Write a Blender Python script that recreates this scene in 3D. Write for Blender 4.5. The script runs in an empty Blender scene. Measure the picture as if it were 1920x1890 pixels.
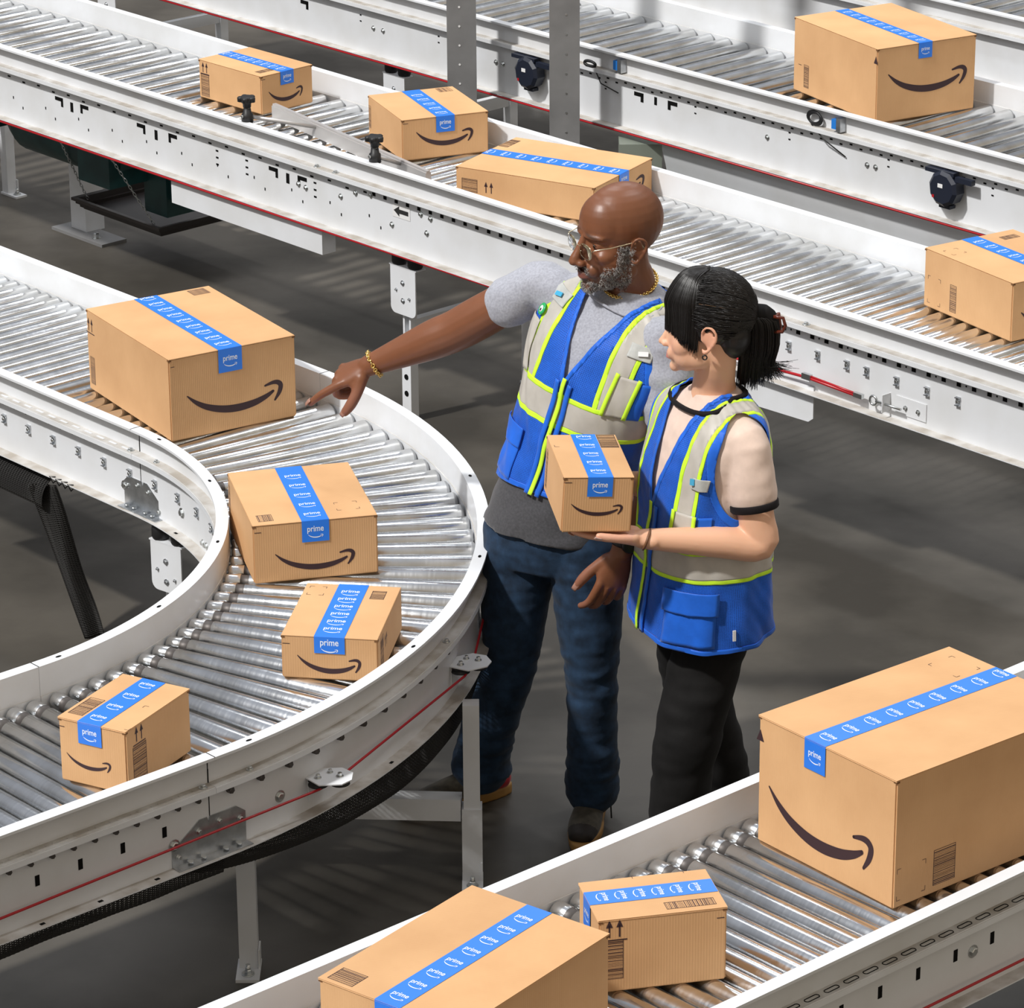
import bpy, bmesh, math, random
from mathutils import Vector, Matrix, Euler, noise
random.seed(7)
SC = bpy.context.scene
COL = SC.collection
PI = math.pi
def V(*a): return Vector(a)
def lin(c):
    return c/12.92 if c <= .04045 else ((c+.055)/1.055)**2.4
def rgb(r, g, b): return (lin(r/255), lin(g/255), lin(b/255), 1)

# ------------------------------------------------------------------ camera
cam = bpy.data.cameras.new('camera'); camo = bpy.data.objects.new('camera', cam); COL.objects.link(camo)
F_PX = 6955.64; PITCH = .3741417; ROLL = -.00711689; CAM_H = 4.4
cam.sensor_width = 36; cam.lens = 36*F_PX/1920; cam.clip_end = 200; cam.clip_start = .1
_up = V(0, math.sin(PITCH), math.cos(PITCH)); _fw = V(0, math.cos(PITCH), -math.sin(PITCH)); _rt = V(1, 0, 0)
c_, s_ = math.cos(ROLL), math.sin(ROLL)
_r2 = _rt*c_ + _up*s_; _u2 = _up*c_ - _rt*s_
camo.matrix_world = Matrix(((_r2.x, _u2.x, -_fw.x, 0), (_r2.y, _u2.y, -_fw.y, 0), (_r2.z, _u2.z, -_fw.z, CAM_H), (0, 0, 0, 1)))
SC.camera = camo

# ------------------------------------------------------------------ world, sun, added overhead lights, exposure
SC.view_settings.view_transform = 'Standard'; SC.view_settings.look = 'None'
SC.view_settings.gamma = 1; SC.view_settings.exposure = 0.0; SC.view_settings.use_curve_mapping = False
w = bpy.data.worlds.new('hall_light'); SC.world = w; w.use_nodes = True
nt = w.node_tree; bg = nt.nodes['Background']
tc = nt.nodes.new('ShaderNodeTexCoord'); sx = nt.nodes.new('ShaderNodeSeparateXYZ'); cr = nt.nodes.new('ShaderNodeValToRGB')
nt.links.new(tc.outputs['Generated'], sx.inputs[0]); nt.links.new(sx.outputs['Z'], cr.inputs[0])
dp = nt.nodes.new('ShaderNodeVectorMath'); dp.operation = 'DOT_PRODUCT'; dp.inputs[1].default_value = (.68, -.73, 0); nt.links.new(tc.outputs['Generated'], dp.inputs[0])
wr_ = nt.nodes.new('ShaderNodeMapRange'); nt.links.new(dp.outputs['Value'], wr_.inputs[0]); wr_.inputs[1].default_value = -.2; wr_.inputs[2].default_value = .9
mx_ = nt.nodes.new('ShaderNodeMix'); mx_.data_type = 'RGBA'; nt.links.new(wr_.outputs[0], mx_.inputs[0]); nt.links.new(cr.outputs[0], mx_.inputs[6]); mx_.inputs[7].default_value = (.96, .82, .63, 1)
nt.links.new(mx_.outputs[2], bg.inputs[0])
cr.color_ramp.elements[0].position = 0; cr.color_ramp.elements[0].color = (.28, .27, .26, 1)
cr.color_ramp.elements[1].position = .9; cr.color_ramp.elements[1].color = (.86, .90, 1, 1)
e_ = cr.color_ramp.elements.new(.25); e_.color = (.42, .43, .46, 1)
bg.inputs[1].default_value = .54
sun = bpy.data.lights.new('sun_light', 'SUN'); suno = bpy.data.objects.new('sun_light', sun); COL.objects.link(suno)
sun.energy = 3.25; sun.angle = math.radians(3.0); sun.color = (1, .975, .94)
SUN = V(-.82, -.56, 1.20).normalized()
suno.rotation_euler = SUN.to_track_quat('Z', 'Y').to_euler(); suno.location = SUN*12
for i, (x, y) in enumerate(((-5, 6), (-1.5, 14), (4, 10), (2, 18))):  # unseen area lights, added overhead to put highlight streaks on the rollers
    l = bpy.data.lights.new('roller_streak_light', 'AREA'); o = bpy.data.objects.new('roller_streak_light', l); COL.objects.link(o)
    l.shape = 'RECTANGLE'; l.size = 5; l.size_y = .5; l.energy = 170; l.color = (.96, .98, 1)
    o.location = (x, y, 8.5); o.rotation_euler = (0, 0, math.radians(41.9 + 90*(i % 2)))

# ------------------------------------------------------------------ materials
def mat(name, col, rough=.5, metal=0, spec=.5, **k):
    m = bpy.data.materials.new(name); m.use_nodes = True; b = m.node_tree.nodes['Principled BSDF']
    b.inputs['Base Color'].default_value = col if len(col) == 4 else (*col, 1)
    b.inputs['Roughness'].default_value = rough; b.inputs['Metallic'].default_value = metal
    b.inputs['Specular IOR Level'].default_value = spec
    for kk, v in k.items(): b.inputs[kk.replace('_', ' ')].default_value = v
    return m
def N(m, t, **k):
    n = m.node_tree.nodes.new(t)
    for kk, v in k.items(): setattr(n, kk, v)
    return n
def L(m, a, b): m.node_tree.links.new(a, b)
def noisy(m, c1, c2, scale=8, lo=.35, hi=.65, detail=6, coord='Object', bump=0, bscale=60, stretch=None, rough=None):
    """mix two tones of the surface by noise (dirt, wear) and optionally bump it"""
    b = m.node_tree.nodes['Principled BSDF']; t = N(m, 'ShaderNodeTexCoord'); src = t.outputs[coord]
    if stretch:
        mp = N(m, 'ShaderNodeMapping'); mp.inputs['Scale'].default_value = stretch; L(m, src, mp.inputs[0]); src = mp.outputs[0]
    n = N(m, 'ShaderNodeTexNoise'); n.inputs['Scale'].default_value = scale; n.inputs['Detail'].default_value = detail
    L(m, src, n.inputs['Vector']); r = N(m, 'ShaderNodeValToRGB'); L(m, n.outputs['Fac'], r.inputs[0])
    r.color_ramp.elements[0].position = lo; r.color_ramp.elements[0].color = c1
    r.color_ramp.elements[1].position = hi; r.color_ramp.elements[1].color = c2
    L(m, r.outputs[0], b.inputs['Base Color'])
    if rough:
        rr = N(m, 'ShaderNodeMapRange'); L(m, n.outputs['Fac'], rr.inputs[0]); rr.inputs[1].default_value = lo; rr.inputs[2].default_value = hi
        rr.inputs[3].default_value = rough[0]; rr.inputs[4].default_value = rough[1]; L(m, rr.outputs[0], b.inputs['Roughness'])
    if bump:
        n2 = N(m, 'ShaderNodeTexNoise'); n2.inputs['Scale'].default_value = bscale; n2.inputs['Detail'].default_value = 3; L(m, src, n2.inputs['Vector'])
        bp = N(m, 'ShaderNodeBump'); bp.inputs['Strength'].default_value = bump; bp.inputs['Distance'].default_value = .002
        L(m, n2.outputs['Fac'], bp.inputs['Height']); L(m, bp.outputs[0], b.inputs['Normal'])
    return m
M = {}
M['white'] = noisy(mat('white_paint', (.8, .8, .8), .38), (.68, .69, .70, 1), (.755, .775, .805, 1), 5, .3, .6, rough=(.5, .33))
M['ledge'] = noisy(mat('dusty_paint', (.5, .5, .5), .6), (.40, .36, .31, 1), (.66, .65, .63, 1), 14, .35, .7)
M['zinc'] = noisy(mat('zinc_plate', (.5, .5, .5), .38, 1), (.42, .44, .46, 1), (.66, .68, .70, 1), 30, .3, .7)
M['bolt'] = mat('bolt_steel', (.62, .64, .64), .3, 1)
M['black'] = mat('black_rubber', (.012, .012, .013), .5)
M['dark'] = mat('dark_slot', (.006, .006, .006), .8, 0, .1)
M['red'] = mat('red_cable', (.42, .012, .018), .35)
M['grey'] = noisy(mat('grey_column_paint', (.15, .15, .15), .5), (.17, .17, .172, 1), (.23, .23, .232, 1), 6)
M['alu'] = mat('aluminium', (.55, .53, .52), .45, .55)
M['green'] = noisy(mat('green_motor_paint', (.01, .06, .06), .45), (.004, .03, .032, 1), (.01, .055, .055, 1), 10)
M['tray'] = mat('black_tray_plastic', (.018, .014, .013), .35)
M['netting'] = mat('black_net', (.010, .009, .008), .6)
M['cabinet'] = mat('cabinet_paint', (.22, .25, .21), .5)
M['label'] = mat('white_label', (.8, .8, .8), .5)
M['print_dark'] = mat('label_print', (.02, .02, .02), .6)
M['blue_plastic'] = mat('blue_plastic', (.02, .20, .65), .4)
M['yellow'] = mat('yellow_paint', (.6, .4, .02), .5)

def roller_mat():
    m = mat('roller_steel', (.6, .6, .6), .25, 1)
    b = m.node_tree.nodes['Principled BSDF']; t = N(m, 'ShaderNodeTexCoord')
    oi = N(m, 'ShaderNodeObjectInfo')
    ad = N(m, 'ShaderNodeVectorMath', operation='ADD'); L(m, t.outputs['Object'], ad.inputs[0])
    cm = N(m, 'ShaderNodeCombineXYZ'); ml = N(m, 'ShaderNodeMath', operation='MULTIPLY'); ml.inputs[1].default_value = 37.0
    L(m, oi.outputs['Random'], ml.inputs[0]); L(m, ml.outputs[0], cm.inputs[1]); L(m, cm.outputs[0], ad.inputs[1])
    mp = N(m, 'ShaderNodeMapping'); mp.inputs['Scale'].default_value = (160, 5, 5); L(m, ad.outputs[0], mp.inputs[0])
    n = N(m, 'ShaderNodeTexNoise'); n.inputs['Scale'].default_value = 1; n.inputs['Detail'].default_value = 4; L(m, mp.outputs[0], n.inputs['Vector'])
    n2 = N(m, 'ShaderNodeTexNoise'); n2.inputs['Scale'].default_value = 9; n2.inputs['Detail'].default_value = 5; L(m, ad.outputs[0], n2.inputs['Vector'])
    r = N(m, 'ShaderNodeValToRGB'); L(m, n2.outputs['Fac'], r.inputs[0])
    r.color_ramp.elements[0].position = .3; r.color_ramp.elements[0].color = (.55, .55, .54, 1)
    r.color_ramp.elements[1].position = .7; r.color_ramp.elements[1].color = (.80, .82, .84, 1)
    L(m, r.outputs[0], b.inputs['Base Color'])
    rr = N(m, 'ShaderNodeMapRange'); L(m, n.outputs['Fac'], rr.inputs[0]); rr.inputs[1].default_value = .3; rr.inputs[2].default_value = .7
    rr.inputs[3].default_value = .17; rr.inputs[4].default_value = .27; L(m, rr.outputs[0], b.inputs['Roughness'])
    bp = N(m, 'ShaderNodeBump'); bp.inputs['Strength'].default_value = .02; bp.inputs['Distance'].default_value = .0003
    L(m, n.outputs['Fac'], bp.inputs['Height']); L(m, bp.outputs[0], b.inputs['Normal'])
    return m
M['roller'] = roller_mat()
M['cap'] = mat('roller_end_steel', (.45, .46, .47), .4, 1)
M['groove'] = mat('roller_groove', (.10, .09, .085), .5, .6)

def card_mat():
    m = mat('kraft_cardboard', (.5, .3, .16), .72, 0, .25)
    b = m.node_tree.nodes['Principled BSDF']; t = N(m, 'ShaderNodeTexCoord')
    n = N(m, 'ShaderNodeTexNoise'); n.inputs['Scale'].default_value = 6; n.inputs['Detail'].default_value = 8; L(m, t.outputs['Object'], n.inputs['Vector'])
    r = N(m, 'ShaderNodeValToRGB'); L(m, n.outputs['Fac'], r.inputs[0])
    r.color_ramp.elements[0].position = .3; r.color_ramp.elements[0].color = (.59, .34, .165, 1)
    r.color_ramp.elements[1].position = .7; r.color_ramp.elements[1].color = (.67, .40, .20, 1)
    oi = N(m, 'ShaderNodeObjectInfo')
    hs = N(m, 'ShaderNodeHueSaturation'); mr = N(m, 'ShaderNodeMapRange'); L(m, oi.outputs['Random'], mr.inputs[0]); mr.inputs[3].default_value = .94; mr.inputs[4].default_value = 1.06
    L(m, mr.outputs[0], hs.inputs['Value']); L(m, r.outputs[0], hs.inputs['Color']); L(m, hs.outputs[0], b.inputs['Base Color'])
    wv = N(m, 'ShaderNodeTexWave', wave_type='BANDS', bands_direction='X'); wv.inputs['Scale'].default_value = 52
    wv.inputs['Distortion'].default_value = .3; wv.inputs['Detail'].default_value = 1
    sp = N(m, 'ShaderNodeSeparateXYZ'); L(m, t.outputs['Object'], sp.inputs[0]); a_ = N(m, 'ShaderNodeMath', operation='ADD'); L(m, sp.outputs[0], a_.inputs[0]); L(m, sp.outputs[1], a_.inputs[1])
    cb = N(m, 'ShaderNodeCombineXYZ'); L(m, a_.outputs[0], cb.inputs[0]); L(m, cb.outputs[0], wv.inputs['Vector'])
    bp = N(m, 'ShaderNodeBump'); bp.inputs['Strength'].default_value = .16; bp.inputs['Distance'].default_value = .0012
    L(m, wv.outputs['Fac'], bp.inputs['Height']); L(m, bp.outputs[0], b.inputs['Normal'])
    return m
M['card'] = card_mat()
M['card_edge'] = mat('cardboard_cut_edge', (.20, .10, .045), .9, 0, .1)
M['tape'] = mat('blue_tape', rgb(38, 122, 232), .32)
M['tape_print'] = mat('white_tape_print', (.80, .86, .95), .4)
M['ink'] = mat('brown_black_ink', (.040, .016, .020), .6)

# floor material
mf = mat('sealed_concrete', (.06, .055, .048), .45, 0, .4)
noisy(mf, (.042, .037, .030, 1), (.092, .082, .067, 1), 1.5, .38, .62, 12, bump=.18, bscale=25, rough=(.62, .42))

# ------------------------------------------------------------------ mesh helpers
class MB:
    def __init__(s): s.v = []; s.f = []; s.m = []; s.sm = []
    def add(s, vs, fs, mi=0, sm=False):
        o = len(s.v); s.v += [Vector(p) for p in vs]; s.f += [tuple(i+o for i in f) for f in fs]; s.m += [mi]*len(fs); s.sm += [sm]*len(fs)
    def box(s, c, size, R=None, mi=0):
        hx, hy, hz = size[0]/2, size[1]/2, size[2]/2
        P = [V(x*hx, y*hy, z*hz) for z in (-1, 1) for y in (-1, 1) for x in (-1, 1)]
        if R is not None: P = [R @ p for p in P]
        s.add([p + Vector(c) for p in P], [(0, 2, 3, 1), (4, 5, 7, 6), (0, 1, 5, 4), (2, 6, 7, 3), (0, 4, 6, 2), (1, 3, 7, 5)], mi)
    def lathe(s, p0, p1, prof, n=16, mi=0, sm=True, caps=True, mats=None):
        """prof: list of (t along 0..length, radius)"""
        p0 = Vector(p0); p1 = Vector(p1); ax = (p1-p0).normalized(); t = ax.orthogonal().normalized(); b = ax.cross(t)
        o = len(s.v); rings = []
        for (d, r) in prof:
            rings.append([p0 + ax*d + (t*math.cos(2*PI*k/n) + b*math.sin(2*PI*k/n))*r for k in range(n)])
        vs = [p for rg in rings for p in rg]; s.v += vs
        for i in range(len(prof)-1):
            for k in range(n):
                k2 = (k+1) % n
                s.f.append((o+i*n+k, o+i*n+k2, o+(i+1)*n+k2, o+(i+1)*n+k)); s.m.append(mats[i] if mats else mi); s.sm.append(sm)
        if caps:
            s.f.append(tuple(o+k for k in range(n))[::-1]); s.m.append(mi); s.sm.append(False)
            q = o+(len(prof)-1)*n; s.f.append(tuple(q+k for k in range(n))); s.m.append(mi); s.sm.append(False)
    def cyl(s, p0, p1, r, r1=None, n=16, mi=0, sm=True, caps=True):
        d = (Vector(p1)-Vector(p0)).length; s.lathe(p0, p1, [(0, r), (d, r if r1 is None else r1)], n, mi, sm, caps)
    def tube(s, pts, r, n=8, mi=0, closed=False):
        pts = [Vector(p) for p in pts]; m_ = len(pts); o = len(s.v); prev = None
        for i, p in enumerate(pts):
            a = pts[(i-1) % m_] if (closed or i > 0) else pts[0]; b = pts[(i+1) % m_] if (closed or i < m_-1) else pts[-1]
            t = (b-a).normalized()
            if prev is None: nrm = t.orthogonal().normalized()
            else:
                nrm = prev - t*prev.dot(t); nrm = nrm.normalized() if nrm.length > 1e-6 else t.orthogonal().normalized()
            prev = nrm; bb = t.cross(nrm); rr = r[i] if isinstance(r, (list, tuple)) else r
            s.v += [p + (nrm*math.cos(2*PI*k/n) + bb*math.sin(2*PI*k/n))*rr for k in range(n)]
        for i in range(m_ if closed else m_-1):
            j = (i+1) % m_
            for k in range(n):
                k2 = (k+1) % n; s.f.append((o+i*n+k, o+i*n+k2, o+j*n+k2, o+j*n+k)); s.m.append(mi); s.sm.append(True)
        if not closed:
            s.f.append(tuple(o+k for k in range(n))[::-1]); s.f.append(tuple(o+(m_-1)*n+k for k in range(n))); s.m += [mi, mi]; s.sm += [False, False]
    def hexbolt(s, p, nrm, r=.007, h=.006, mi=0, washer=True):
        p = Vector(p); nrm = Vector(nrm).normalized()
        if washer: s.cyl(p, p+nrm*.002, r*1.5, n=14, mi=mi)
        s.lathe(p+nrm*.002, p+nrm*(h+.002), [(0, r), (h*.8, r), (h, r*.8)], 6, mi, False)
    def prism(s, poly, nrm, th, mi=0):
        nrm = Vector(nrm).normalized()*th; n = len(poly); P = [Vector(p) for p in poly]
        fs = [tuple(range(n))[::-1], tuple(range(n, 2*n))] + [(i, (i+1) % n, n+(i+1) % n, n+i) for i in range(n)]
        s.add(P + [p+nrm for p in P], fs, mi)
    def sweep(s, path, prof, mi=0, sm=False, mats=None):
        """path: list of (point, outward vector); prof: closed polygon of (o, z)"""
        o = len(s.v); n = len(prof)
        for (p, nr) in path: s.v += [V(p[0]+nr[0]*a, p[1]+nr[1]*a, b) for a, b in prof]
        for i in range(len(path)-1):
            for k in range(n):
                k2 = (k+1) % n; s.f.append((o+i*n+k, o+i*n+k2, o+(i+1)*n+k2, o+(i+1)*n+k)); s.m.append(mats[k] if mats else mi); s.sm.append(False)
        q = o+(len(path)-1)*n
        s.f.append(tuple(o+k for k in range(n))); s.f.append(tuple(q+k for k in range(n))[::-1]); s.m += [mi, mi]; s.sm += [False, False]
    def build(s, name, mats, parent=None, origin=None, fix=True):
        me = bpy.data.meshes.new(name)
        og = Vector(origin) if origin is not None else V(0, 0, 0)
        me.from_pydata([p-og for p in s.v], [], s.f)
        for mm in (mats if isinstance(mats, (list, tuple)) else [mats]): me.materials.append(mm)
        me.polygons.foreach_set('material_index', s.m); me.polygons.foreach_set('use_smooth', s.sm)
        if fix:
            bm = bmesh.new(); bm.from_mesh(me); bmesh.ops.recalc_face_normals(bm, faces=bm.faces); bm.to_mesh(me); bm.free()
        me.update()
        ob = bpy.data.objects.new(name, me); COL.objects.link(ob)
        if parent: ob.parent = parent
        return ob
def tag(o, label, cat, group=None, kind=None):
    if label: o['label'] = label
    if cat: o['category'] = cat
    if group: o['group'] = group
    if kind: o['kind'] = kind
    return o
def thing(name, label, cat, loc=(0, 0, 0), rot=(0, 0, 0), group=None):
    o = bpy.data.objects.new(name, None); COL.objects.link(o); o.location = loc; o.rotation_euler = rot
    o.empty_display_size = .1
    return tag(o, label, cat, group)

# ------------------------------------------------------------------ floor
fb = MB(); fb.add([(-15, 0, 0), (15, 0, 0), (15, 32, 0), (-15, 32, 0)], [(0, 1, 2, 3)]); fo = fb.build('floor', mf); fo['kind'] = 'structure'
# ------------------------------------------------------------------ conveyor frame: centre of the bend, axes u (to the right and away) and w (to the left and away)
CX, CY = -1.94201, 9.09989; ANG = math.radians(41.87835)
FR = Matrix.Translation((CX, CY, 0)) @ Matrix.Rotation(ANG, 4, 'Z')
def croot(name, label, cat, u, w_, group=None):
    o = thing(name, label, cat, (FR @ V(u, w_, 0)), (0, 0, ANG), group); o['_o'] = (u, w_, 0.0); return o
def cb(mb, name, mats, root, parent=None, origin=None):
    """mb is in (u, w, z); link it under the root (or under a part of it)"""
    og = Vector(root['_o']); par = parent or root
    if origin is None:
        ob = mb.build(name, mats, par, og if par is root else og)
    else:
        ob = mb.build(name, mats, par, Vector(origin)); ob.location = Vector(origin)-og
    return ob

def rail_profiles(zt, h=.26):
    zl = zt-.078; zb = zt-h
    guard = [(0, zt), (.034, zt), (.034, zt-.007), (.0315, zt-.007), (.0315, zt-.003), (.003, zt-.003), (.003, zl+.003), (.033, zl+.003), (.033, zl), (0, zl)]
    gm = [0, 0, 0, 0, 0, 0, 1, 0, 0, 0]
    chan = [(-.002, zl), (.0345, zl), (.0345, zl-.014), (.0315, zl-.014), (.0315, zl-.003), (.004, zl-.003), (.004, zb+.003), (.040, zb+.003), (.040, zb), (-.002, zb)]
    cm = [1, 0, 0, 0, 0, 0, 1, 0, 0, 0]
    return (guard, gm), (chan, cm)

def straight_path(u0, w0, u1, w1, out): return [((u0, w0), out), ((u1, w1), out)]
def arc_path(R, a0, a1, sgn, n=48):
    r = []
    for i in range(n+1):
        a = a0+(a1-a0)*i/n; r.append(((R*math.cos(a), R*math.sin(a)), (sgn*math.cos(a), sgn*math.sin(a))))
    return r
def rail(root, path, zt, h=.26, name='side_rail'):
    (g, gm), (c, cm) = rail_profiles(zt, h)
    b = MB(); b.sweep(path, c, 0, mats=cm); s_ = cb(b, name, [M['white'], M['ledge']], root)
    b = MB(); b.sweep(path, g, 0, mats=gm); cb(b, 'guard_lip', [M['white'], M['ledge']], root, parent=s_)
    return s_

def roller_mesh(Ln, r0, r1, gr):
    """along +X from 0 to Ln, centred on the axis; gr = distance of the belt groove from the x=0 end (None: no groove)"""
    b = MB()
    def R(x): return r0+(r1-r0)*x/Ln
    b.lathe((-.012, 0, 0), (.006, 0, 0), [(0, .005), (.02, .005)], 6, 1, False)
    b.lathe((Ln-.006, 0, 0), (Ln+.012, 0, 0), [(0, .005), (.02, .005)], 6, 1, False)
    pr = [(.003, R(0)*.45), (.004, R(0)*.80), (.008, R(0)*.96), (.014, R(0))]; mt = [1, 1, 0]
    if gr:
        for gx in gr:
            pr += [(gx, R(gx)), (gx+.003, R(gx)-.0018), (gx+.020, R(gx)-.0018), (gx+.023, R(gx))]; mt += [0, 2, 2, 2]
    pr += [(Ln-.014, R(Ln)), (Ln-.008, R(Ln)*.96), (Ln-.004, R(Ln)*.8), (Ln-.003, R(Ln)*.45)]; mt += [0, 1, 1, 1]
    b.lathe((0, 0, 0), (Ln, 0, 0), pr, 20, 1, True, True, mt + [1])
    me_ob = b.build('roller', [M['roller'], M['cap'], M['groove']])
    me = me_ob.data; bpy.data.objects.remove(me_ob); return me
def put_roller(root, me, u, w_, z, ang, roll=0):
    o = bpy.data.objects.new('roller', me); COL.objects.link(o); o.parent = root
    og = Vector(root['_o']); o.location = V(u, w_, z)-og; o.rotation_euler = (0, -roll, ang)
    return o

ZT = .76; ZTB = .90
# ---- the straight roller meshes
RL = .656
me_grv = roller_mesh(RL, .0245, .0245, [.050]); me_pln = roller_mesh(RL, .0245, .0245, None)
me_taper = roller_mesh(RL, .0205, .0315, [.046]); me_B = roller_mesh(.606, .024, .024, [.035])

def bolts(root, pts, nrm, name='bolt', r=.007, m='bolt'):
    for p in pts:
        b = MB(); b.hexbolt((0, 0, 0), nrm, r)
        o = b.build(name, M[m], root); o.location = Vector(p)-Vector(root['_o'])

# =============== curved bed
bend = croot('curved_roller_conveyor', 'white curved roller conveyor bending around behind which the two workers stand', 'conveyor', 0, 0)
ro = rail(bend, arc_path(1.850, 0, -PI/2, 1), ZT); ri = rail(bend, arc_path(1.190, 0, -PI/2, -1), ZT)
for k in range(31):
    a = -math.radians(1.8+2.88*k)
    zc = ZT-.075
    # top of a tapered roller is level: tilt the axis by the taper
    u0, w0 = 1.192*math.cos(a), 1.192*math.sin(a)
    put_roller(bend, me_taper, u0, w0, zc-.0205, a, -math.atan2(.011, RL))
def arcp(R, deg, z): a = -math.radians(deg); return (R*math.cos(a), R*math.sin(a), z)
# hexagonal axle ends under the ledge, outside
for k in range(24):
    d = 1.8+2.88*(k+8); a = -math.radians(d)
    if 22 < d < 89:
        b = MB(); b.lathe((0, 0, 0), (.016*math.cos(a), .016*math.sin(a), 0), [(0, .0085), (.014, .0085), (.016, .006)], 6, 0, False)
        o = b.build('axle_end', M['groove'], bend); o.location = arcp(1.854, d, ZT-.110)
# splice plates at both ends of the bend, outside of the outer rail and on the inner side
def splice(root, c, t, n_, z, Wd=.215, hh=.098, name='splice_plate'):
    """c point on the web (u,w), t along, n_ outward"""
    c = V(*c, 0); t = V(*t, 0); n_ = V(*n_, 0); b = MB()
    poly = [c-t*Wd/2+V(0, 0, z), c+t*Wd/2+V(0, 0, z), c+t*Wd/2+V(0, 0, z+hh*.80), c+t*Wd*.38+V(0, 0, z+hh), c+t*.004+V(0, 0, z+hh), c+V(0, 0, z+hh*.86), c-t*.004+V(0, 0, z+hh), c-t*Wd*.12+V(0, 0, z+hh), c-t*Wd/2+V(0, 0, z+hh*.45)]
    b.prism([p+n_*.004 for p in poly], n_, .003)
    b.prism([p+n_*.004 for p in (c-t*Wd/2+V(0, 0, z), c+t*Wd/2+V(0, 0, z), c+t*Wd/2+n_*.030+V(0, 0, z), c-t*Wd/2+n_*.030+V(0, 0, z))], (0, 0, 1), .003)
    sp = cb(b, name, M['zinc'], root)
    for dx, dz in ((-.42, .25), (-.14, .72), (.14, .80), (.42, .66)):
        bb = MB(); bb.hexbolt(c+t*Wd*dx+V(0, 0, z+hh*dz)+n_*.007, n_, .0055); cb(bb, 'bolt', M['bolt'], root, parent=sp)
    for dx in (-.3, -.12, .18, .36):
        bb = MB(); bb.cyl(c+t*Wd*dx+n_*.018+V(0, 0, z+.006), c+t*Wd*dx+n_*.018+V(0, 0, z+.010), .007, n=12); cb(bb, 'bolt', M['bolt'], root, parent=sp)
    return sp
splice(bend, (-.005, -1.85), (1, 0), (0, -1), ZT-.26+.003)
splice(bend, (1.19, -.01), (0, 1), (-1, 0), ZT-.26+.003, .18, .092)
# joint seams
for (u, w_, n_, tdir) in ((0, -1.85, (0, -1, 0), (1, 0, 0)), (1.19, 0, (-1, 0, 0), (0, 1, 0)), (1.85, 0, (1, 0, 0), (0, 1, 0)), (0, -1.19, (0, 1, 0), (1, 0, 0))):
    b = MB(); n3 = Vector(n_)
    b.box((V(u, w_, ZT-.135)+n3*.0044), (.0022 if tdir[0] else .001, .0022 if tdir[1] else .001, .19), None)
    b.box((V(u, w_, ZT-.039)+n3*.0034), (.0022 if tdir[0] else .001, .0022 if tdir[1] else .001, .07), None)
    b.box((V(u, w_, ZT+.0002)+n3*.017), (.0022 if tdir[0] else .034, .0022 if tdir[1] else .034, .0008), None)
    cb(b, 'joint_seam', M['dark'], bend)
# screws on the ledges
bolts(bend, [arcp(1.868, 86.5, ZT-.075), arcp(1.868, 60, ZT-.075), arcp(1.868, 33, ZT-.075), arcp(1.868, 12, ZT-.075), arcp(1.172, 5, ZT-.075), arcp(1.172, 40, ZT-.075)], (0, 0, 1), r=.006)
# oval holes of the top flange
for R_, ds in ((1.868, (4, 30, 48, 66.5, 86.5)), (1.173, (24, 46, 68, 86.5, 6))):
    for d in ds:
        a = -math.radians(d); b = MB(); p = V(*arcp(R_, d, ZT+.0004)); t = V(-math.sin(a), math.cos(a), 0); n_ = V(math.cos(a), math.sin(a), 0)
        b.add([p+t*(.009*math.cos(q*PI/6))+n_*(.0045*math.sin(q*PI/6)) for q in range(12)], [tuple(range(12))]); cb(b, 'flange_hole', M['dark'], bend)
        b = MB(); p = V(*arcp(R_ + (.004 if R_ > 1.5 else -.004), d+4, ZT-.257+.0006))
        b.add([p-t*.007-n_*.004, p+t*.007-n_*.004, p+t*.007+n_*.004, p-t*.007+n_*.004], [(0, 1, 2, 3)]); cb(b, 'flange_hole', M['dark'], bend)
# spring clips on the inner rail web
def clip(root, p, n_, parent=None, s=1.0):
    p = Vector(p); n_ = Vector(n_).normalized(); t = V(-n_.y, n_.x, 0); b = MB()
    R = Matrix((t, n_, V(0, 0, 1))).transposed()
    b.box(p+n_*.002, (.016*s, .003, .026*s), R); b.box(p+n_*.006+V(0, 0, .011*s), (.016*s, .007, .003), R); b.box(p+n_*.006-V(0, 0, .011*s), (.016*s, .007, .003), R)
    b.cyl(p+n_*.002, p+n_*.009, .0045*s, n=10, mi=1)
    o = b.build('spring_clip', [M['zinc'], M['bolt']], root); o.location = -Vector(root['_o']); return o
for k in range(9):
    d = 3.5+6.2*k; a = -math.radians(d); clip(bend, arcp(1.186, d, ZT-.155), (-math.cos(a), -math.sin(a), 0))
for k in range(9):
    d = 2+3.6*k; a = -math.radians(d); b = MB(); p = V(*arcp(1.1855, d, ZT-.102)); n_ = V(-math.cos(a), -math.sin(a), 0)
    R = Matrix((V(-n_.y, n_.x, 0), n_, V(0, 0, 1))).transposed(); b.box(p, (.012, .001, .007), R); cb(b, 'slot', M['dark'], bend)
bolts(bend, [arcp(1.186, 10.5, ZT-.195)], (-1, .2, 0), r=.010); bolts(bend, [arcp(1.854, 83.3, ZT-.185)], (0, -1, 0), r=.010)
bolts(bend, [arcp(1.186, 17.5, ZT-.235), arcp(1.186, 19, ZT-.233), arcp(1.186, 31, ZT-.2)], (-.95, .3, 0), r=.007)
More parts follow.
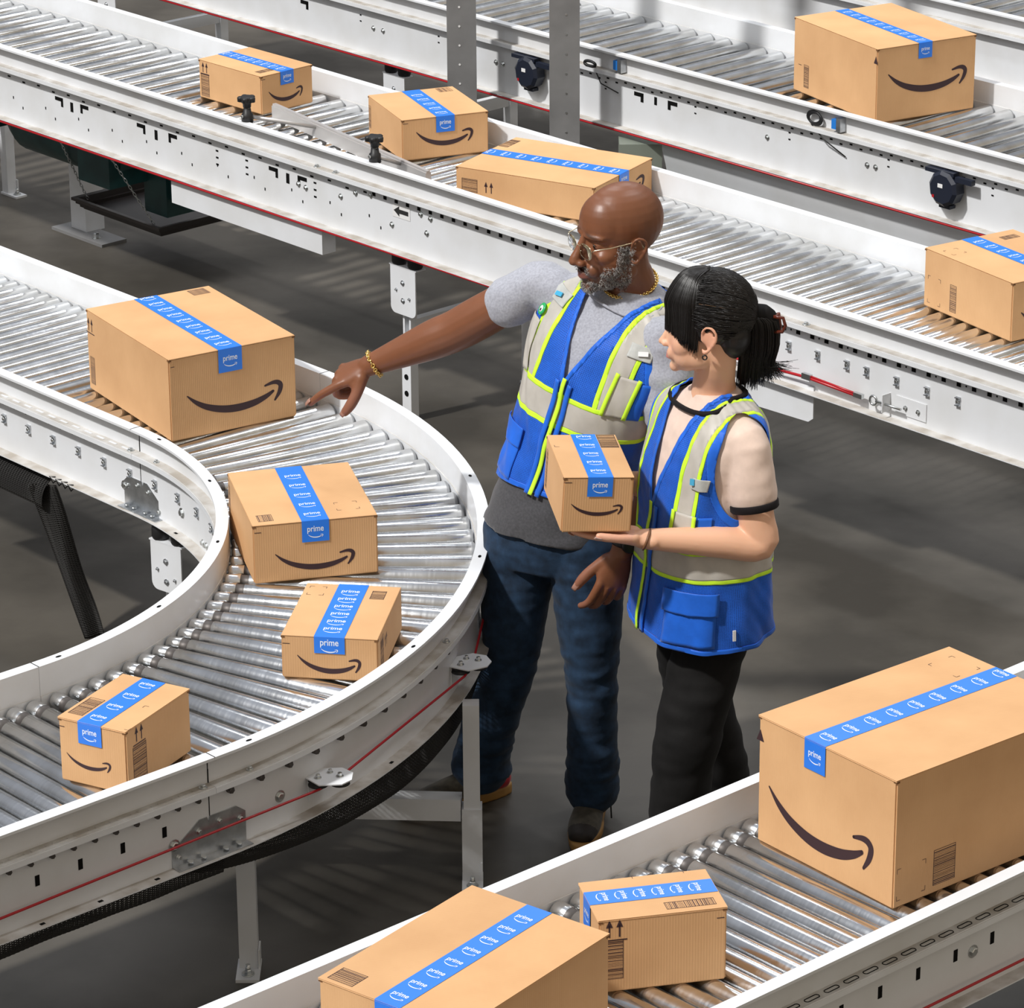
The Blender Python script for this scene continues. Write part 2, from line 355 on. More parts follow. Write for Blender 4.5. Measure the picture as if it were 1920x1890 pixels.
# pulley brackets guiding the red pull cord
def pulley(root, d):
    a = -math.radians(d); n_ = V(math.cos(a), math.sin(a), 0); t = V(-math.sin(a), math.cos(a), 0); c = V(*arcp(1.854, d, ZT-.205))
    b = MB()
    R = Matrix((t, n_, V(0, 0, 1))).transposed()
    b.box(c+n_*.0015, (.052, .003, .062), R)
    top = [c+V(0, 0, .031)+t*x*1.25+n_*y*1.15 for x, y in ((-.026, 0), (.026, 0), (.050, .030), (.046, .062), (.020, .082), (-.006, .080), (-.036, .045), (-.030, .018))]
    b.prism(top, (0, 0, 1), .003)
    br = cb(b, 'pulley_bracket', M['ledge'] if False else M['white'], root)
    for x, y in ((-.016, .024), (.022, .060)):
        p = c+V(0, 0, .029)+t*x+n_*y
        bb = MB(); bb.lathe(p-V(0, 0, .014), p, [(0, .024), (.003, .024), (.006, .017), (.009, .017), (.012, .024), (.014, .024)], 24); cb(bb, 'pulley_wheel', M['black'], root, parent=br)
        bb = MB(); bb.hexbolt(p+V(0, 0, .005), (0, 0, 1), .006, .008); cb(bb, 'bolt', M['bolt'], root, parent=br)
    bb = MB(); p = c+V(0, 0, .034)+t*.024+n_*.028; bb.hexbolt(p, (0, 0, 1), .005, .007); cb(bb, 'bolt', M['bolt'], root, parent=br)
    return br
for d in (79.5, 57.0, 36.0): pulley(bend, d)
# red pull cord of the bend and outfeed: straight chords between pulleys
pc = [V(-1.3, -1.866, ZT-.222)] + [V(*arcp(1.896, d, ZT-.19)) for d in (80.5, 78.8)] + [V(*arcp(1.896, d, ZT-.19)) for d in (58.2, 56)] + [V(*arcp(1.90, d, ZT-.19)) for d in (37, 35)] + [V(*arcp(1.89, 12, ZT-.2)), V(*arcp(1.88, 0, ZT-.2))]
b = MB(); b.tube(pc, .0032, 8); cb(b, 'pull_cord', M['red'], bend)
# safety netting slung below the bend
def net(root, fn, nu, nv, name='safety_netting', r=.0015, parent=None):
    """diamond netting: two families of strands across the surface fn(s,t), joined in one mesh"""
    b = MB()
    for fam in (0, 1):
        for i in range(-nv, nu):
            pts = []
            for j in range(nv+1):
                x = i+j if fam == 0 else (i+nv-j)
                if 0 <= x <= nu: pts.append(fn(x/nu, j/nv))
            if len(pts) > 1: b.tube(pts, r, 3)
    return cb(b, name, M['netting'], root, parent)
def nf(s, t):
    a = -math.radians(30+62*s); R = 1.868-.03*t-.55*max(0, t-.42); D = .022+.085*math.sin(PI*min(1, max(0, s)))**.7
    j = .010*noise.noise(V(s*9, t*5, 0))*t
    return V(R*math.cos(a), R*math.sin(a), ZT-.262-D*math.sin(PI/2*min(1, t*2.1))-.05*max(0, t-.5)+j)
net(bend, nf, 165, 32)
def nf2(s, t):
    a = -math.radians(12+30*s); R = 1.24+.35*t
    return V(R*math.cos(a), R*math.sin(a), ZT-.275-.10*math.sin(PI*t))
net(bend, nf2, 50, 22)
# legs
def post(root, p, h, s=.045, name='leg', foot=True, rot=0, m='white'):
    p = Vector(p); b = MB(); R = Matrix.Rotation(rot, 3, 'Z')
    b.box(p+V(0, 0, h/2), (s, s, h), R); o = cb(b, name, M[m], root)
    if foot:
        b = MB(); b.box(p+R @ V(0, -.03, .004), (s+.012, .11, .008), R); b.box(p+R @ V(s/2+.003, -.005, .03), (.004, .05, .06), R); cb(b, 'foot_plate', M[m], root, parent=o)
        b = MB(); b.cyl(p+R @ V(0, -.055, .008), p+R @ V(0, -.055, .011), .016); b.cyl(p+R @ V(0, -.055, .011), p+R @ V(0, -.055, .035), .006); b.hexbolt(p+R @ V(0, -.055, .011), (0, 0, 1), .009, .009); cb(b, 'anchor_bolt', M['bolt'], root, parent=o)
    return o
FI = FR.inverted()
def W2F(x, y, z=0): return FI @ V(x, y, z)
pA = W2F(-.108, 8.56); lg = post(bend, pA, ZT-.26, .042, rot=-ANG)
b = MB(); b.box(pA+V(0, 0, .105), (.052, .052, .21), Matrix.Rotation(-ANG, 3, 'Z')); cb(b, 'leg_sleeve', M['white'], bend, parent=lg)
pB = W2F(-.655, 8.10); lg2 = post(bend, pB, .50, .046, rot=-ANG)
pC = W2F(-.62, 8.60)
q0 = W2F(-.135, 8.565, .205); q1 = W2F(-.66, 8.60, .205)
b = MB(); b.box((q0+q1)/2, ((q1-q0).length, .05, .06), Matrix.Rotation(math.atan2((q1-q0).y, (q1-q0).x), 3, 'Z')); cb(b, 'cross_beam', M['white'], bend)
# hanging leg plates with rubber mounts
def plate_leg(root, p, n_, zt, label=None, Wp=.115, Hp=.15):
    p = Vector(p); n_ = Vector(n_).normalized(); t = V(-n_.y, n_.x, 0); R = Matrix((t, n_, V(0, 0, 1))).transposed()
    leg = MB(); base = p-V(0, 0, p.z)
    top = zt-.06-Hp*.55
    for s_ in (-1, 1): leg.box(base+t*s_*.016+V(0, 0, top/2+.02), (.009, .022, top-.04), R)
    leg.box(base-n_*.014+V(0, 0, top/2), (.042, .006, top), R); leg.box(base+V(0, 0, .11), (.046, .034, .22), R)
    lg = cb(leg, 'leg', M['white'], root)
    for zz in (.10, .16):
        bb = MB(); bb.cyl(base+n_*.017+V(0, 0, zz), base+n_*.019+V(0, 0, zz), .010, n=14); cb(bb, 'bolt_hole', M['dark'], root, parent=lg)
    pl = MB(); c = base+n_*.022+V(0, 0, zt-.06); poly = []
    rr = .024
    poly += [c+t*Wp/2, c-t*Wp/2]
    for (sx, a0) in ((-1, 180), (1, 270)):
        cc = c+t*sx*(Wp/2-rr)-V(0, 0, Hp-rr)
        for k in range(6):
            a = math.radians(a0+18*k); poly.append(cc+t*math.cos(a)*rr+V(0, 0, math.sin(a)*rr))
    pl.prism(poly, n_, .004); pl.box(c-n_*.018, (Wp+.01, .045, .004), R)
    po = cb(pl, 'leg_plate', M['white'], root)
    for s_ in (-.3, .3):
        q = c+t*Wp*s_*1.05-n_*.018
        bb = MB(); bb.lathe(q, q+V(0, 0, .05), [(0, .022), (.010, .027), (.03, .027), (.048, .024), (.05, .018)], 20); cb(bb, 'rubber_mount', M['black'], root, parent=po)
    for (x, z, r) in ((0, -.055, .009), (-.034, -.085, .005), (.034, -.105, .005), (0, -.118, .009)):
        bb = MB(); bb.hexbolt(c+t*x+V(0, 0, z)+n_*.004, n_, r*.7, .005); cb(bb, 'bolt', M['zinc'], root, parent=po)
    return po
a_ = -math.radians(5.5); plate_leg(bend, (1.205*math.cos(a_), 1.205*math.sin(a_), 0), (-1, -.15, 0), ZT-.26, Wp=.12)
a_ = -math.radians(44); 
# right side mounts of the bend (seen beyond the outer rail)
b = MB(); c = V(*arcp(1.90, 41.5, ZT-.262)); 
mt = MB(); R = Matrix.Rotation(-math.radians(41.5), 3, 'Z'); mt.box(c+V(0, 0, -.105), (.02, .13, .005), R); mt.box(c+V(0, 0, .08)+R @ V(-.035, -.03, -.01), (.003, .10, .16), R); mto = cb(mt, 'mount_bracket', M['white'], bend)
for k in (-.032, .032):
    bb = MB(); q = c+R @ V(0, k, 0)-V(0, 0, .10); bb.lathe(q, q+V(0, 0, .06), [(0, .02), (.01, .027), (.05, .027), (.06, .02)], 18); cb(bb, 'rubber_mount', M['black'], bend, parent=mto)

# =============== straight infeed (upper left) and outfeed (lower left)
inf = croot('straight_roller_conveyor', 'white straight roller conveyor at left feeding the bend, big carton on it', 'conveyor', 1.52, 1.1)
rail(inf, straight_path(1.85, .001, 1.85, 2.3, (1, 0)), ZT); rail(inf, straight_path(1.19, .001, 1.19, 2.3, (-1, 0)), ZT)
for k in range(38): put_roller(inf, me_pln, 1.192, .03+.0585*k, ZT-.075-.0245, 0)
for k in range(7): clip(inf, (1.186, .05+.125*k, ZT-.155), (-1, 0, 0))
for k in range(14):
    b = MB(); b.box((1.1855, .03+.0585*k, ZT-.103), (.001, .015, .008)); b.box((1.1855, .037+.0585*k, ZT-.109), (.001, .006, .006)); cb(b, 'slot', M['dark'], inf)
    b = MB(); p = V(1.172, .05+.06*k, ZT-.0745); b.box(p, (.008, .034, .0006)); cb(b, 'ledge_slot', M['white'], inf)
bolts(inf, [(1.172, .025, ZT-.075)], (0, 0, 1)); bolts(inf, [(1.186, .08, ZT-.2)], (-1, 0, 0), r=.010)
b = MB()
for k in range(4): b.tube([V(1.16, .30+.03*k, ZT-.256), V(1.145, .31+.03*k, ZT-.252), V(1.150, .30+.03*k, ZT-.272), V(1.18, .31+.028*k, ZT-.262)], .0022, 5)
cb(b, 'cable_ties', M['black'], inf)
post(inf, (1.80, 1.7, 0), ZT-.26, .042); post(inf, (1.24, 1.7, 0), ZT-.26, .042)

outf = croot('straight_roller_conveyor', 'white straight roller conveyor at lower left leading out of the bend', 'conveyor', -.5, -1.52)
rail(outf, straight_path(-1.4, -1.85, -.001, -1.85, (0, -1)), ZT); rail(outf, straight_path(-1.4, -1.19, -.001, -1.19, (0, 1)), ZT)
for k in range(23): put_roller(outf, me_grv, -.03-.0585*k, -1.192, ZT-.075-.0245, -PI/2)
for k in range(20):
    b = MB(); p = V(-.035-.0585*k, -1.855, ZT-.108); b.lathe(p, p+V(0, -.010, 0), [(0, .0065), (.01, .0065)], 6, 0, False); cb(b, 'axle_end', M['groove'], outf)
for k in range(10):
    b = MB(); p = V(-.075-.0585*k*1.0, -1.868, ZT-.0747); n = 16
    pts = [p+V((.014 if math.cos(2*PI*q/n) > 0 else -.014)+.006*math.cos(2*PI*q/n), .006*math.sin(2*PI*q/n), 0) for q in range(n)]
    b.tube(pts, .0012, 4, closed=True); cb(b, 'ledge_slot', M['ledge'], outf)
for k in range(6):
    b = MB(); p = V(-.13-.118*k, -1.8547, ZT-.158); b.box(p, (.012, .001, .026)); cb(b, 'web_slot', M['dark'], outf)
    b = MB(); p = V(-.17-.16*k, -1.874, ZT-.2565); b.box(p, (.012, .008, .001)); cb(b, 'flange_hole', M['dark'], outf)
bolts(outf, [(-.025, -1.868, ZT-.075)], (0, 0, 1)); bolts(outf, [(-.105, -1.855, ZT-.2)], (0, -1, 0), r=.010)
def nf3(s, t): return V(-1.1+1.13*s, -1.868+.03*t+.5*max(0, t-.3), ZT-.262-.055*math.sin(PI/2*min(1, t*2.5))-.06*max(0, t-.4)+.012*noise.noise(V(s*8, t*4, 3))*t)
net(outf, nf3, 90, 32)
post(outf, (-1.2, -1.78, 0), ZT-.26, .042); post(outf, (-1.2, -1.26, 0), ZT-.26, .042)

# =============== near conveyor D (lower right)
nearc = croot('straight_roller_conveyor', 'white roller conveyor crossing the lower right corner in the foreground', 'conveyor', .4, -3.15)
rail(nearc, straight_path(-1.7, -2.82, 3.1, -2.82, (0, 1)), ZT); rail(nearc, straight_path(-1.7, -3.48, 3.1, -3.48, (0, -1)), ZT)
for k in range(80): put_roller(nearc, me_grv, -1.62+.0585*k, -2.822, ZT-.075-.0245, -PI/2)
for k in range(34):
    b = MB(); p = V(-.3+.0585*k, -3.4985, ZT-.0747); n = 16
    b.tube([p+V((.014 if math.cos(2*PI*q/n) > 0 else -.014)+.006*math.cos(2*PI*q/n), .006*math.sin(2*PI*q/n), 0) for q in range(n)], .0012, 4, closed=True); cb(b, 'ledge_slot', M['dark'], nearc)
    b = MB(); p = V(-.3+.0585*k, -3.485, ZT-.100); b.lathe(p, p+V(0, -.010, 0), [(0, .0055), (.01, .0055)], 6, 0, False); cb(b, 'axle_end', M['groove'], nearc)
for k in range(12):
    b = MB(); p = V(-.2+.118*k, -3.4847, ZT-.150); b.box(p, (.012, .001, .028)); cb(b, 'web_slot', M['dark'], nearc)
bolts(nearc, [(.80, -3.484, ZT-.160)], (0, -1, 0), r=.010)
b = MB(); b.tube([V(-1.6, -3.505, ZT-.225), V(3, -3.505, ZT-.225)], .0032, 8); cb(b, 'pull_cord', M['red'], nearc)
post(nearc, (2.6, -2.9, 0), ZT-.26, .042); post(nearc, (2.6, -3.4, 0), ZT-.26, .042); post(nearc, (-1.4, -2.9, 0), ZT-.26, .042); post(nearc, (-1.4, -3.4, 0), ZT-.26, .042)

# =============== middle conveyor B
UB0, UB1 = 3.10, 3.715
mid = croot('straight_roller_conveyor', 'long white roller conveyor passing behind the two workers with a black arrow on its side', 'conveyor', 3.4, 1.4)
rail(mid, straight_path(UB0, -2.1, UB0, 4.9, (-1, 0)), ZTB, .285); rail(mid, straight_path(UB1, -2.1, UB1, 4.9, (1, 0)), ZTB, .285)
k = -2.05
while k < 4.85:
    put_roller(mid, me_B, UB0+.003, k, ZTB-.075-.024, 0); k += (.0585 if k < 1.25 else .0955)
xw = UB0-.0047
def slotB(w_, z, a, c, root=mid, x=xw, name='web_slot'):
    b = MB(); b.box((x, w_, z), (.001, a, c)); cb(b, name, M['dark'], root)
for (w_, fl) in ((1.78, 1), (1.62, -1), (2.55, 1), (2.36, -1), (3.06, 1), (2.9, -1)):
    b = MB(); b.box((xw, w_, ZTB-.142), (.001, .050, .014)); b.box((xw, w_-.0185*fl, ZTB-.154), (.001, .013, .030)); cb(b, 'web_slot', M['dark'], mid)
for w_ in (1.70, 2.46, 2.98): slotB(w_, ZTB-.158, .017, .036)
for i in range(26): slotB(1.28+.0955*i, ZTB-.116-.006*(i % 2), .017, .006)
for w_ in (1.93, 1.55, 2.10): 
    for z in (.13, .155, .18): slotB(w_, ZTB-z-.012, .014, .006)
for i in range(12):
    slotB(1.20+.21*i, ZTB-.225, .005, .010); slotB(1.26+.21*i, ZTB-.195, .005, .010)
for i in range(52):
    b = MB(); p = V(xw, -1.75+.0585*i, ZTB-.114); b.box(p, (.001, .016, .012)); cb(b, 'web_slot', M['dark'], mid)
    if i % 2 and i < 30: slotB(-1.72+.0585*i, ZTB-.112, .005, .005)
for w_ in (-1.42, -1.30, -1.18, -1.06, -.98, -.86, -.74, -.62, -.50): clip(mid, (UB0-.004, w_+.02, ZTB-.165), (-1, 0, 0), s=1.05)
for (w_, z) in ((1.33, .13), (1.25, .12), (1.41, .16), (1.14, .2), (.99, .13), (.94, .135), (.96, .19), (1.60, .17), (1.64, .165)): bolts(mid, [(UB0-.004, w_, ZTB-z)], (-1, 0, 0), r=.007)
for w_ in (-.80, 1.52, 1.42): bolts(mid, [(UB0-.018, w_, ZTB-.075)], (0, 0, 1), r=.008)
b = MB(); b.tube([V(UB0-.036, 4.9, ZTB-.292), V(UB0-.036, 2, ZTB-.292), V(UB0-.036, .2, ZTB-.285), V(UB0-.030, -.82, ZTB-.235), V(UB0-.028, -1.04, ZTB-.242)], .0048, 8)
b.tube([V(UB0-.028, -.82, ZTB-.229), V(UB0-.028, -1.04, ZTB-.236)], .0038, 8); cb(b, 'pull_cord', M['red'], mid)
b = MB(); b.box((UB0-.030, -.82, ZTB-.232), (.012, .036, .018)); b.box((UB0-.028, -1.03, ZTB-.238), (.012, .034, .014)); b.tube([V(UB0-.028, -1.09+.014*math.cos(q*PI/6), ZTB-.238+.014*math.sin(q*PI/6)) for q in range(12)], .004, 6, closed=True)
b.cyl((UB0-.028, -1.10, ZTB-.238), (UB0-.028, -1.20, ZTB-.238), .004); cb(b, 'cord_turnbuckle', M['bolt'], mid)
b = MB(); b.box((UB0-.006, -1.22, ZTB-.235), (.003, .12, .055)); b.box((UB0-.022, -1.135, ZTB-.235), (.036, .003, .055)); cb(b, 'cord_anchor_plate', M['white'], mid)
for w_ in (-1.20, -1.25): bolts(mid, [(UB0-.0075, w_, ZTB-.238)], (-1, 0, 0), r=.005)
b = MB(); b.prism([V(UB0-.010, -.83, ZTB-.27), V(UB0-.010, -.30, ZTB-.27), V(UB0-.010, -.30, ZTB-.40), V(UB0-.010, -.81, ZTB-.385), V(UB0-.010, -.83, ZTB-.37)], (1, 0, 0), .004); cb(b, 'hanging_plate', M['white'], mid)
# black arrow label
b = MB(); x = xw-.0006; W0 = 1.09
b.add([(x, W0-.045, ZTB-.122), (x, W0+.045, ZTB-.122), (x, W0+.045, ZTB-.168), (x, W0-.045, ZTB-.168)], [(0, 1, 2, 3)], 0)
x2 = x-.0006; ar = [(-.028, .005), (.008, .005), (.008, .012), (.030, 0), (.008, -.012), (.008, -.005), (-.028, -.005)]
b.add([(x2, W0+a*1.3, ZTB-.145+c*1.5) for a, c in ar], [tuple(range(7))], 1); cb(b, 'arrow_label', [M['label'], M['print_dark']], mid)
# legs of the middle conveyor
def rung(root, p0, p1, s=(.03, .05)):
    p0 = Vector(p0); p1 = Vector(p1); b = MB(); d = p1-p0
    b.box((p0+p1)/2, (d.length, s[0], s[1]), Matrix.Rotation(math.atan2(d.y, d.x), 3, 'Z')); cb(b, 'cross_beam', M['white'], root)
for wl in (1.10, 4.3, -1.95):
    plate_leg(mid, (UB0+.03, wl, 0), (-1, 0, 0), ZTB-.285, Wp=.13, Hp=.17); post(mid, (UB1-.03, wl, 0), ZTB-.29, .042); rung(mid, (UB0+.04, wl, .34), (UB1-.05, wl, .34))
b = MB(); b.box((UB0+.01, 1.93, .555), (.06, .86, .085)); cb(b, 'support_beam', M['white'], mid)
def nf4(s, t): return V(UB0+.02+.5*t, -2+1.9*s, ZTB-.285-.05*math.sin(PI*t)-.03*math.sin(s*14)**2)
net(mid, nf4, 90, 20)

# =============== far conveyor C and the one behind it
UC0, UC1 = 4.716, 5.38
me_C = roller_mesh(UC1-UC0-.006, .024, .024, None)
far = croot('straight_roller_conveyor', 'long white roller conveyor at the top behind the grey columns, black reels on its side', 'conveyor', 5.0, 2)
rail(far, straight_path(UC0, -1.2, UC0, 5.6, (-1, 0)), ZTB, .285); rail(far, straight_path(UC1, -1.2, UC1, 5.6, (1, 0)), ZTB, .285)
k = -1.15
while k < 5.5: put_roller(far, me_C, UC0+.003, k, ZTB-.075-.024, 0); k += .0955
xc = UC0-.0047
for (w_, fl) in ((1.62, 1), (1.44, -1), (3.6, 1)):
    b = MB(); b.box((xc, w_, ZTB-.142), (.001, .050, .015)); b.box((xc, w_-.0175*fl, ZTB-.154), (.001, .015, .030)); cb(b, 'web_slot', M['dark'], far)
slotB(1.53, ZTB-.15, .014, .030, far, xc)
for i in range(60): slotB(-.9+.048*i, ZTB-.112-.008*(i % 2), .013, .006, far, xc)
for i in range(9):
    for z in (.13, .155): slotB(-.6+.48*i, ZTB-z, .010, .005, far, xc)
for w_ in (.42, .46, .95, 2.42, 2.38, 3.1, 3.16, 2.3): bolts(far, [(UC0-.004, w_, ZTB-.17)], (-1, 0, 0), r=.007)
b = MB(); b.tube([V(UC0-.036, 5.5, ZTB-.292), V(UC0-.036, -1.2, ZTB-.292)], .0046, 8); cb(b, 'pull_cord', M['red'], far)
def reel(w_):
    b = MB(); c = V(UC0-.03, w_, ZTB-.16); b.lathe(c+V(.02, 0, 0), c-V(.035, 0, 0), [(0, .058), (.006, .064), (.045, .064), (.055, .052)], 10, 0, False)
    b.box(c+V(-.01, .02, .055), (.03, .13, .014), Matrix.Rotation(0, 3, 'X')); b.box(c+V(-.01, -.085, .042), (.02, .075, .018)); b.box(c+V(0, 0, -.066), (.03, .05, .012))
    r_ = cb(b, 'cable_reel', mat('dark_blue_black_plastic', (.012, .016, .030), .4), far)
    b = MB(); b.box(c+V(-.0365, .004, .012), (.001, .022, .014)); cb(b, 'label', M['label'], far, parent=r_)
    b = MB(); b.box(c+V(-.036, .035, -.03), (.001, .01, .01)); cb(b, 'mark', M['red'], far, parent=r_)
reel(2.19); reel(.06)
b = MB()
for k in range(3): b.tube([V(UC0-.02, .70+.032*math.cos(q*PI/8)+.004*k, ZTB-.048+.022*math.sin(q*PI/8)+.003*k) for q in range(16)], .004, 6, closed=True)
b.tube([V(UC0-.02, .72, ZTB-.07), V(UC0-.03, .65, ZTB-.11), V(UC0-.01, .56, ZTB-.16)], .0025, 5); cb(b, 'coiled_cable', M['black'], far)
for w_ in (.60, 1.72):
    b = MB(); b.box((UC0-.02, w_, ZTB-.045), (.025, .022, .035)); s_ = cb(b, 'photo_sensor', M['blue_plastic'], far)
    b = MB(); b.box((UC0-.018, w_-.022, ZTB-.045), (.03, .02, .05)); cb(b, 'sensor_bracket', M['zinc'], far, parent=s_)
b = MB(); b.tube([V(UC0-.03, 1.86+.03*math.cos(q*PI/8), ZTB-.065+.010*math.sin(q*PI/8)) for q in range(16)], .006, 6, closed=True); b.tube([V(UC0-.03, 1.84, ZTB-.07), V(UC0-.03, 1.80, ZTB-.13), V(UC0-.015, 1.72, ZTB-.155)], .0025, 5); cb(b, 'coiled_cable', M['black'], far)
for wl in (5.0, 3.05, -1.0): plate_leg(far, (UC0+.03, wl, 0), (-1, 0, 0), ZTB-.285, Wp=.13, Hp=.17); post(far, (UC1-.03, wl, 0), ZTB-.29, .042); rung(far, (UC0+.04, wl, .34), (UC1-.05, wl, .34))
# pale skirt under the far conveyor
b = MB(); n = 24; prof = [(-.02, ZTB-.28), (-.018, ZTB-.33), (.0, ZTB-.39), (.02, ZTB-.47), (.03, ZTB-.60), (.03, ZTB-.85)]
vs = []; 
for i in range(2):
    for (a, z) in prof: vs.append((UC0+.02+a*1.0, -1.2 if i == 0 else 1.50, z))
m_ = len(prof); b.add(vs, [(j, j+1, m_+j+1, m_+j) for j in range(m_-1)], 0, True); sk = cb(b, 'lower_skirt', M['white'], far)
so = sk.modifiers.new('s', 'SOLIDIFY'); so.thickness = .004
bolts(far, [(UC0+.035, .55, ZTB-.46), (UC0+.035, .20, ZTB-.46)], (-1, 0, 0), r=.009)

ff = croot('straight_roller_conveyor', 'white conveyor rail at the very top right corner behind the far conveyor', 'conveyor', 6.4, 1)
rail(ff, straight_path(6.15, -1, 6.15, 4.0, (-1, 0)), ZTB+.02, .285); rail(ff, straight_path(6.81, -1, 6.81, 4.0, (1, 0)), ZTB+.02, .285)
for k in range(52): put_roller(ff, me_C, 6.153, -.95+.0955*k, ZTB-.055-.024, 0)
for wl in (-.8, 3.8): post(ff, (6.2, wl, 0), ZTB-.27, .042); post(ff, (6.76, wl, 0), ZTB-.27, .042)
b = MB(); b.tube([V(6.11, 4, ZTB-.27), V(6.11, -1, ZTB-.27)], .0038, 8); cb(b, 'pull_cord', M['red'], ff)

# =============== grey columns
for (wc, lab) in ((2.38, 'grey bolted steel column standing between the conveyors, left one'), (1.80, 'grey bolted steel column standing between the conveyors, right one')):
    t = croot('steel_column', lab, 'column', 4.5, wc, 'grey columns between the conveyors')
    b = MB(); c = V(4.5, wc, 0); R = Matrix.Rotation(-ANG, 3, 'Z')
    prof = [(-.056, -.035), (.056, -.035), (.056, .035), (.036, .035), (.036, -.018), (-.036, -.018), (-.036, .035), (-.056, .035)]
    Hc = 3.2; vs = [c+R @ V(x, y, z) for z in (0, Hc) for x, y in prof]
    b.add(vs, [tuple(range(8))[::-1], tuple(range(8, 16))]+[(i, (i+1) % 8, 8+(i+1) % 8, 8+i) for i in range(8)]); so = cb(b, 'shaft', M['grey'], t)
    b = MB(); b.box(c+V(0, 0, .006), (.18, .18, .012), R); cb(b, 'base_plate', M['grey'], t)
    b = MB()
    for k in range(40):
        q = c+R @ V(-.008 if wc > 2 else .006, -.0352, .10+.075*k); b.cyl(q, q+R @ V(0, -.001, 0), .0042, n=10)
    cb(b, 'bolt_holes', M['label'] if wc > 2 else M['bolt'], t, parent=so)

# =============== electrical cabinet between the conveyors
cab = croot('control_cabinet', 'grey-green control cabinet below the far conveyor beside the right grey column', 'cabinet', 4.62, 1.55)
R = Matrix.Rotation(-ANG, 3, 'Z'); c = W2F(*(FR @ V(4.72, 1.62, 0)).xy); 
b = MB(); b.box(c+V(0, 0, .35), (.16, .12, .46), R); cb(b, 'body', M['cabinet'], cab)
b = MB(); b.box(c+R @ V(-.012, -.0615, .47), (.065, .002, .035), R); cb(b, 'label', M['label'], cab)
b = MB(); b.box(c+R @ V(-.012, -.0615, .42), (.065, .002, .03), R); cb(b, 'warning_label', M['yellow'], cab)
for sx in (-.06, .06):
    b = MB(); b.box(c+R @ V(sx, 0, .06), (.03, .10, .12), R); cb(b, 'leg', M['cabinet'], cab)
hose = croot('red_hose_ring', 'red ring hanging low at the left edge of the right grey column', 'hose', 4.55, 1.98)
b = MB(); c = W2F(*(FR @ V(4.62, 1.90, 0)).xy); b.tube([c+R @ V(.03*math.cos(q*PI/8), 0, .555+.04*math.sin(q*PI/8)) for q in range(16)], .006, 8, closed=True); cb(b, 'ring', M['red'], hose)
b = MB(); b.tube([c+V(0, 0, .595), c+V(0, 0, .62), c+R @ V(.0, .03, .63)], .003, 6); cb(b, 'hook', M['bolt'], hose)

# =============== clamped guide rail on the middle conveyor
gd = croot('guide_rail', 'slanted aluminium guide rail held by two black star knobs on the middle conveyor', 'guide rail', 3.1, 1.6)
b = MB(); g0, g1 = V(3.36, 2.10, ZTB-.045), V(3.20, 1.07, ZTB-.050)
d = (g1-g0); R = Matrix.Rotation(math.atan2(d.y, d.x), 3, 'Z')
b.box((g0+g1)/2, (d.length, .022, .046), R); b.box((g0+g1)/2+V(0, 0, .026), (d.length, .014, .008), R); cb(b, 'bar', M['alu'], gd)
for (w_, br) in ((1.93, .30), (1.235, .80)):
    c = V(3.105, w_, ZTB-.0); b = MB()
    b.lathe(c+V(0, 0, -.004), c+V(0, 0, .046), [(0, .021), (.030, .020), (.034, .015), (.050, .013)], 18)
    b.lathe(c+V(0, 0, .050), c+V(0, 0, .090), [(0, .014), (.014, .015), (.020, .023), (.034, .025), (.040, .020)], 18)
    for q in range(5):
        a = q*2*PI/5; p = c+V(.022*math.cos(a), .022*math.sin(a), .071); b.lathe(p, p+V(0, 0, .018), [(0, .011), (.014, .012), (.018, .008)], 10)
    kn = cb(b, 'star_knob', M['black'], gd)
    b = MB(); b.cyl(c+V(0, 0, .040), c+V(0, 0, .048), .009); b.cyl(c+V(-.026, 0, .02), c+V(-.018, 0, .02), .005); cb(b, 'stud', M['bolt'], gd, parent=kn)
    q = g0.lerp(g1, br if br < .5 else .84); b = MB(); b.cyl(c+V(0, 0, .018), V(q.x, q.y+.0, ZTB-.035), .007); cb(b, 'arm', M['alu'], gd)

# =============== motor and drip tray beneath the middle conveyor
mo = croot('drive_motor', 'dark green gear motor hanging under the middle conveyor at left', 'motor', 3.45, 3.2)
b = MB(); b.box((3.42, 3.08, .50), (.34, .20, .22)); b.lathe((3.42, 3.2, .50), (3.42, 3.75, .50), [(0, .12), (.02, .13), (.48, .13), (.55, .10)], 24); b.cyl((3.30, 3.10, .50), (3.62, 3.10, .50), .13, n=24); b.box((3.50, 2.93, .43), (.15, .14, .32)); b.prism([V(3.44, 2.86, .34), V(3.44, 2.70, .34), V(3.44, 2.66, .62), V(3.44, 2.86, .62)], (1, 0, 0), .12)
body = cb(b, 'housing', M['green'], mo)
b = MB(); b.box((3.30, 3.86, .58), (.10, .14, .24)); cb(b, 'junction_box', M['green'], mo)
b = MB(); b.tube([V(3.25, 3.86+.06*math.sin(q*.5), .46-.07*math.sin(q*PI/8)) for q in range(9)], .007, 6); cb(b, 'cable', M['black'], mo)
tr = croot('drip_tray', 'shallow black drip tray hung on chains beneath the green motor', 'tray', 3.6, 3.0)
z0, z1 = .20, .245
b = MB(); u0, u1, w0, w1 = 3.39, 3.82, 2.86, 3.38
def ringq(b, a, c, za, zb_):
    A = [V(u0-a, w0-a, za), V(u1+a, w0-a, za), V(u1+a, w1+a, za), V(u0-a, w1+a, za)]; B_ = [V(u0-c, w0-c, zb_), V(u1+c, w0-c, zb_), V(u1+c, w1+c, zb_), V(u0-c, w1+c, zb_)]
    b.add(A+B_, [(i, (i+1) % 4, 4+(i+1) % 4, 4+i) for i in range(4)])
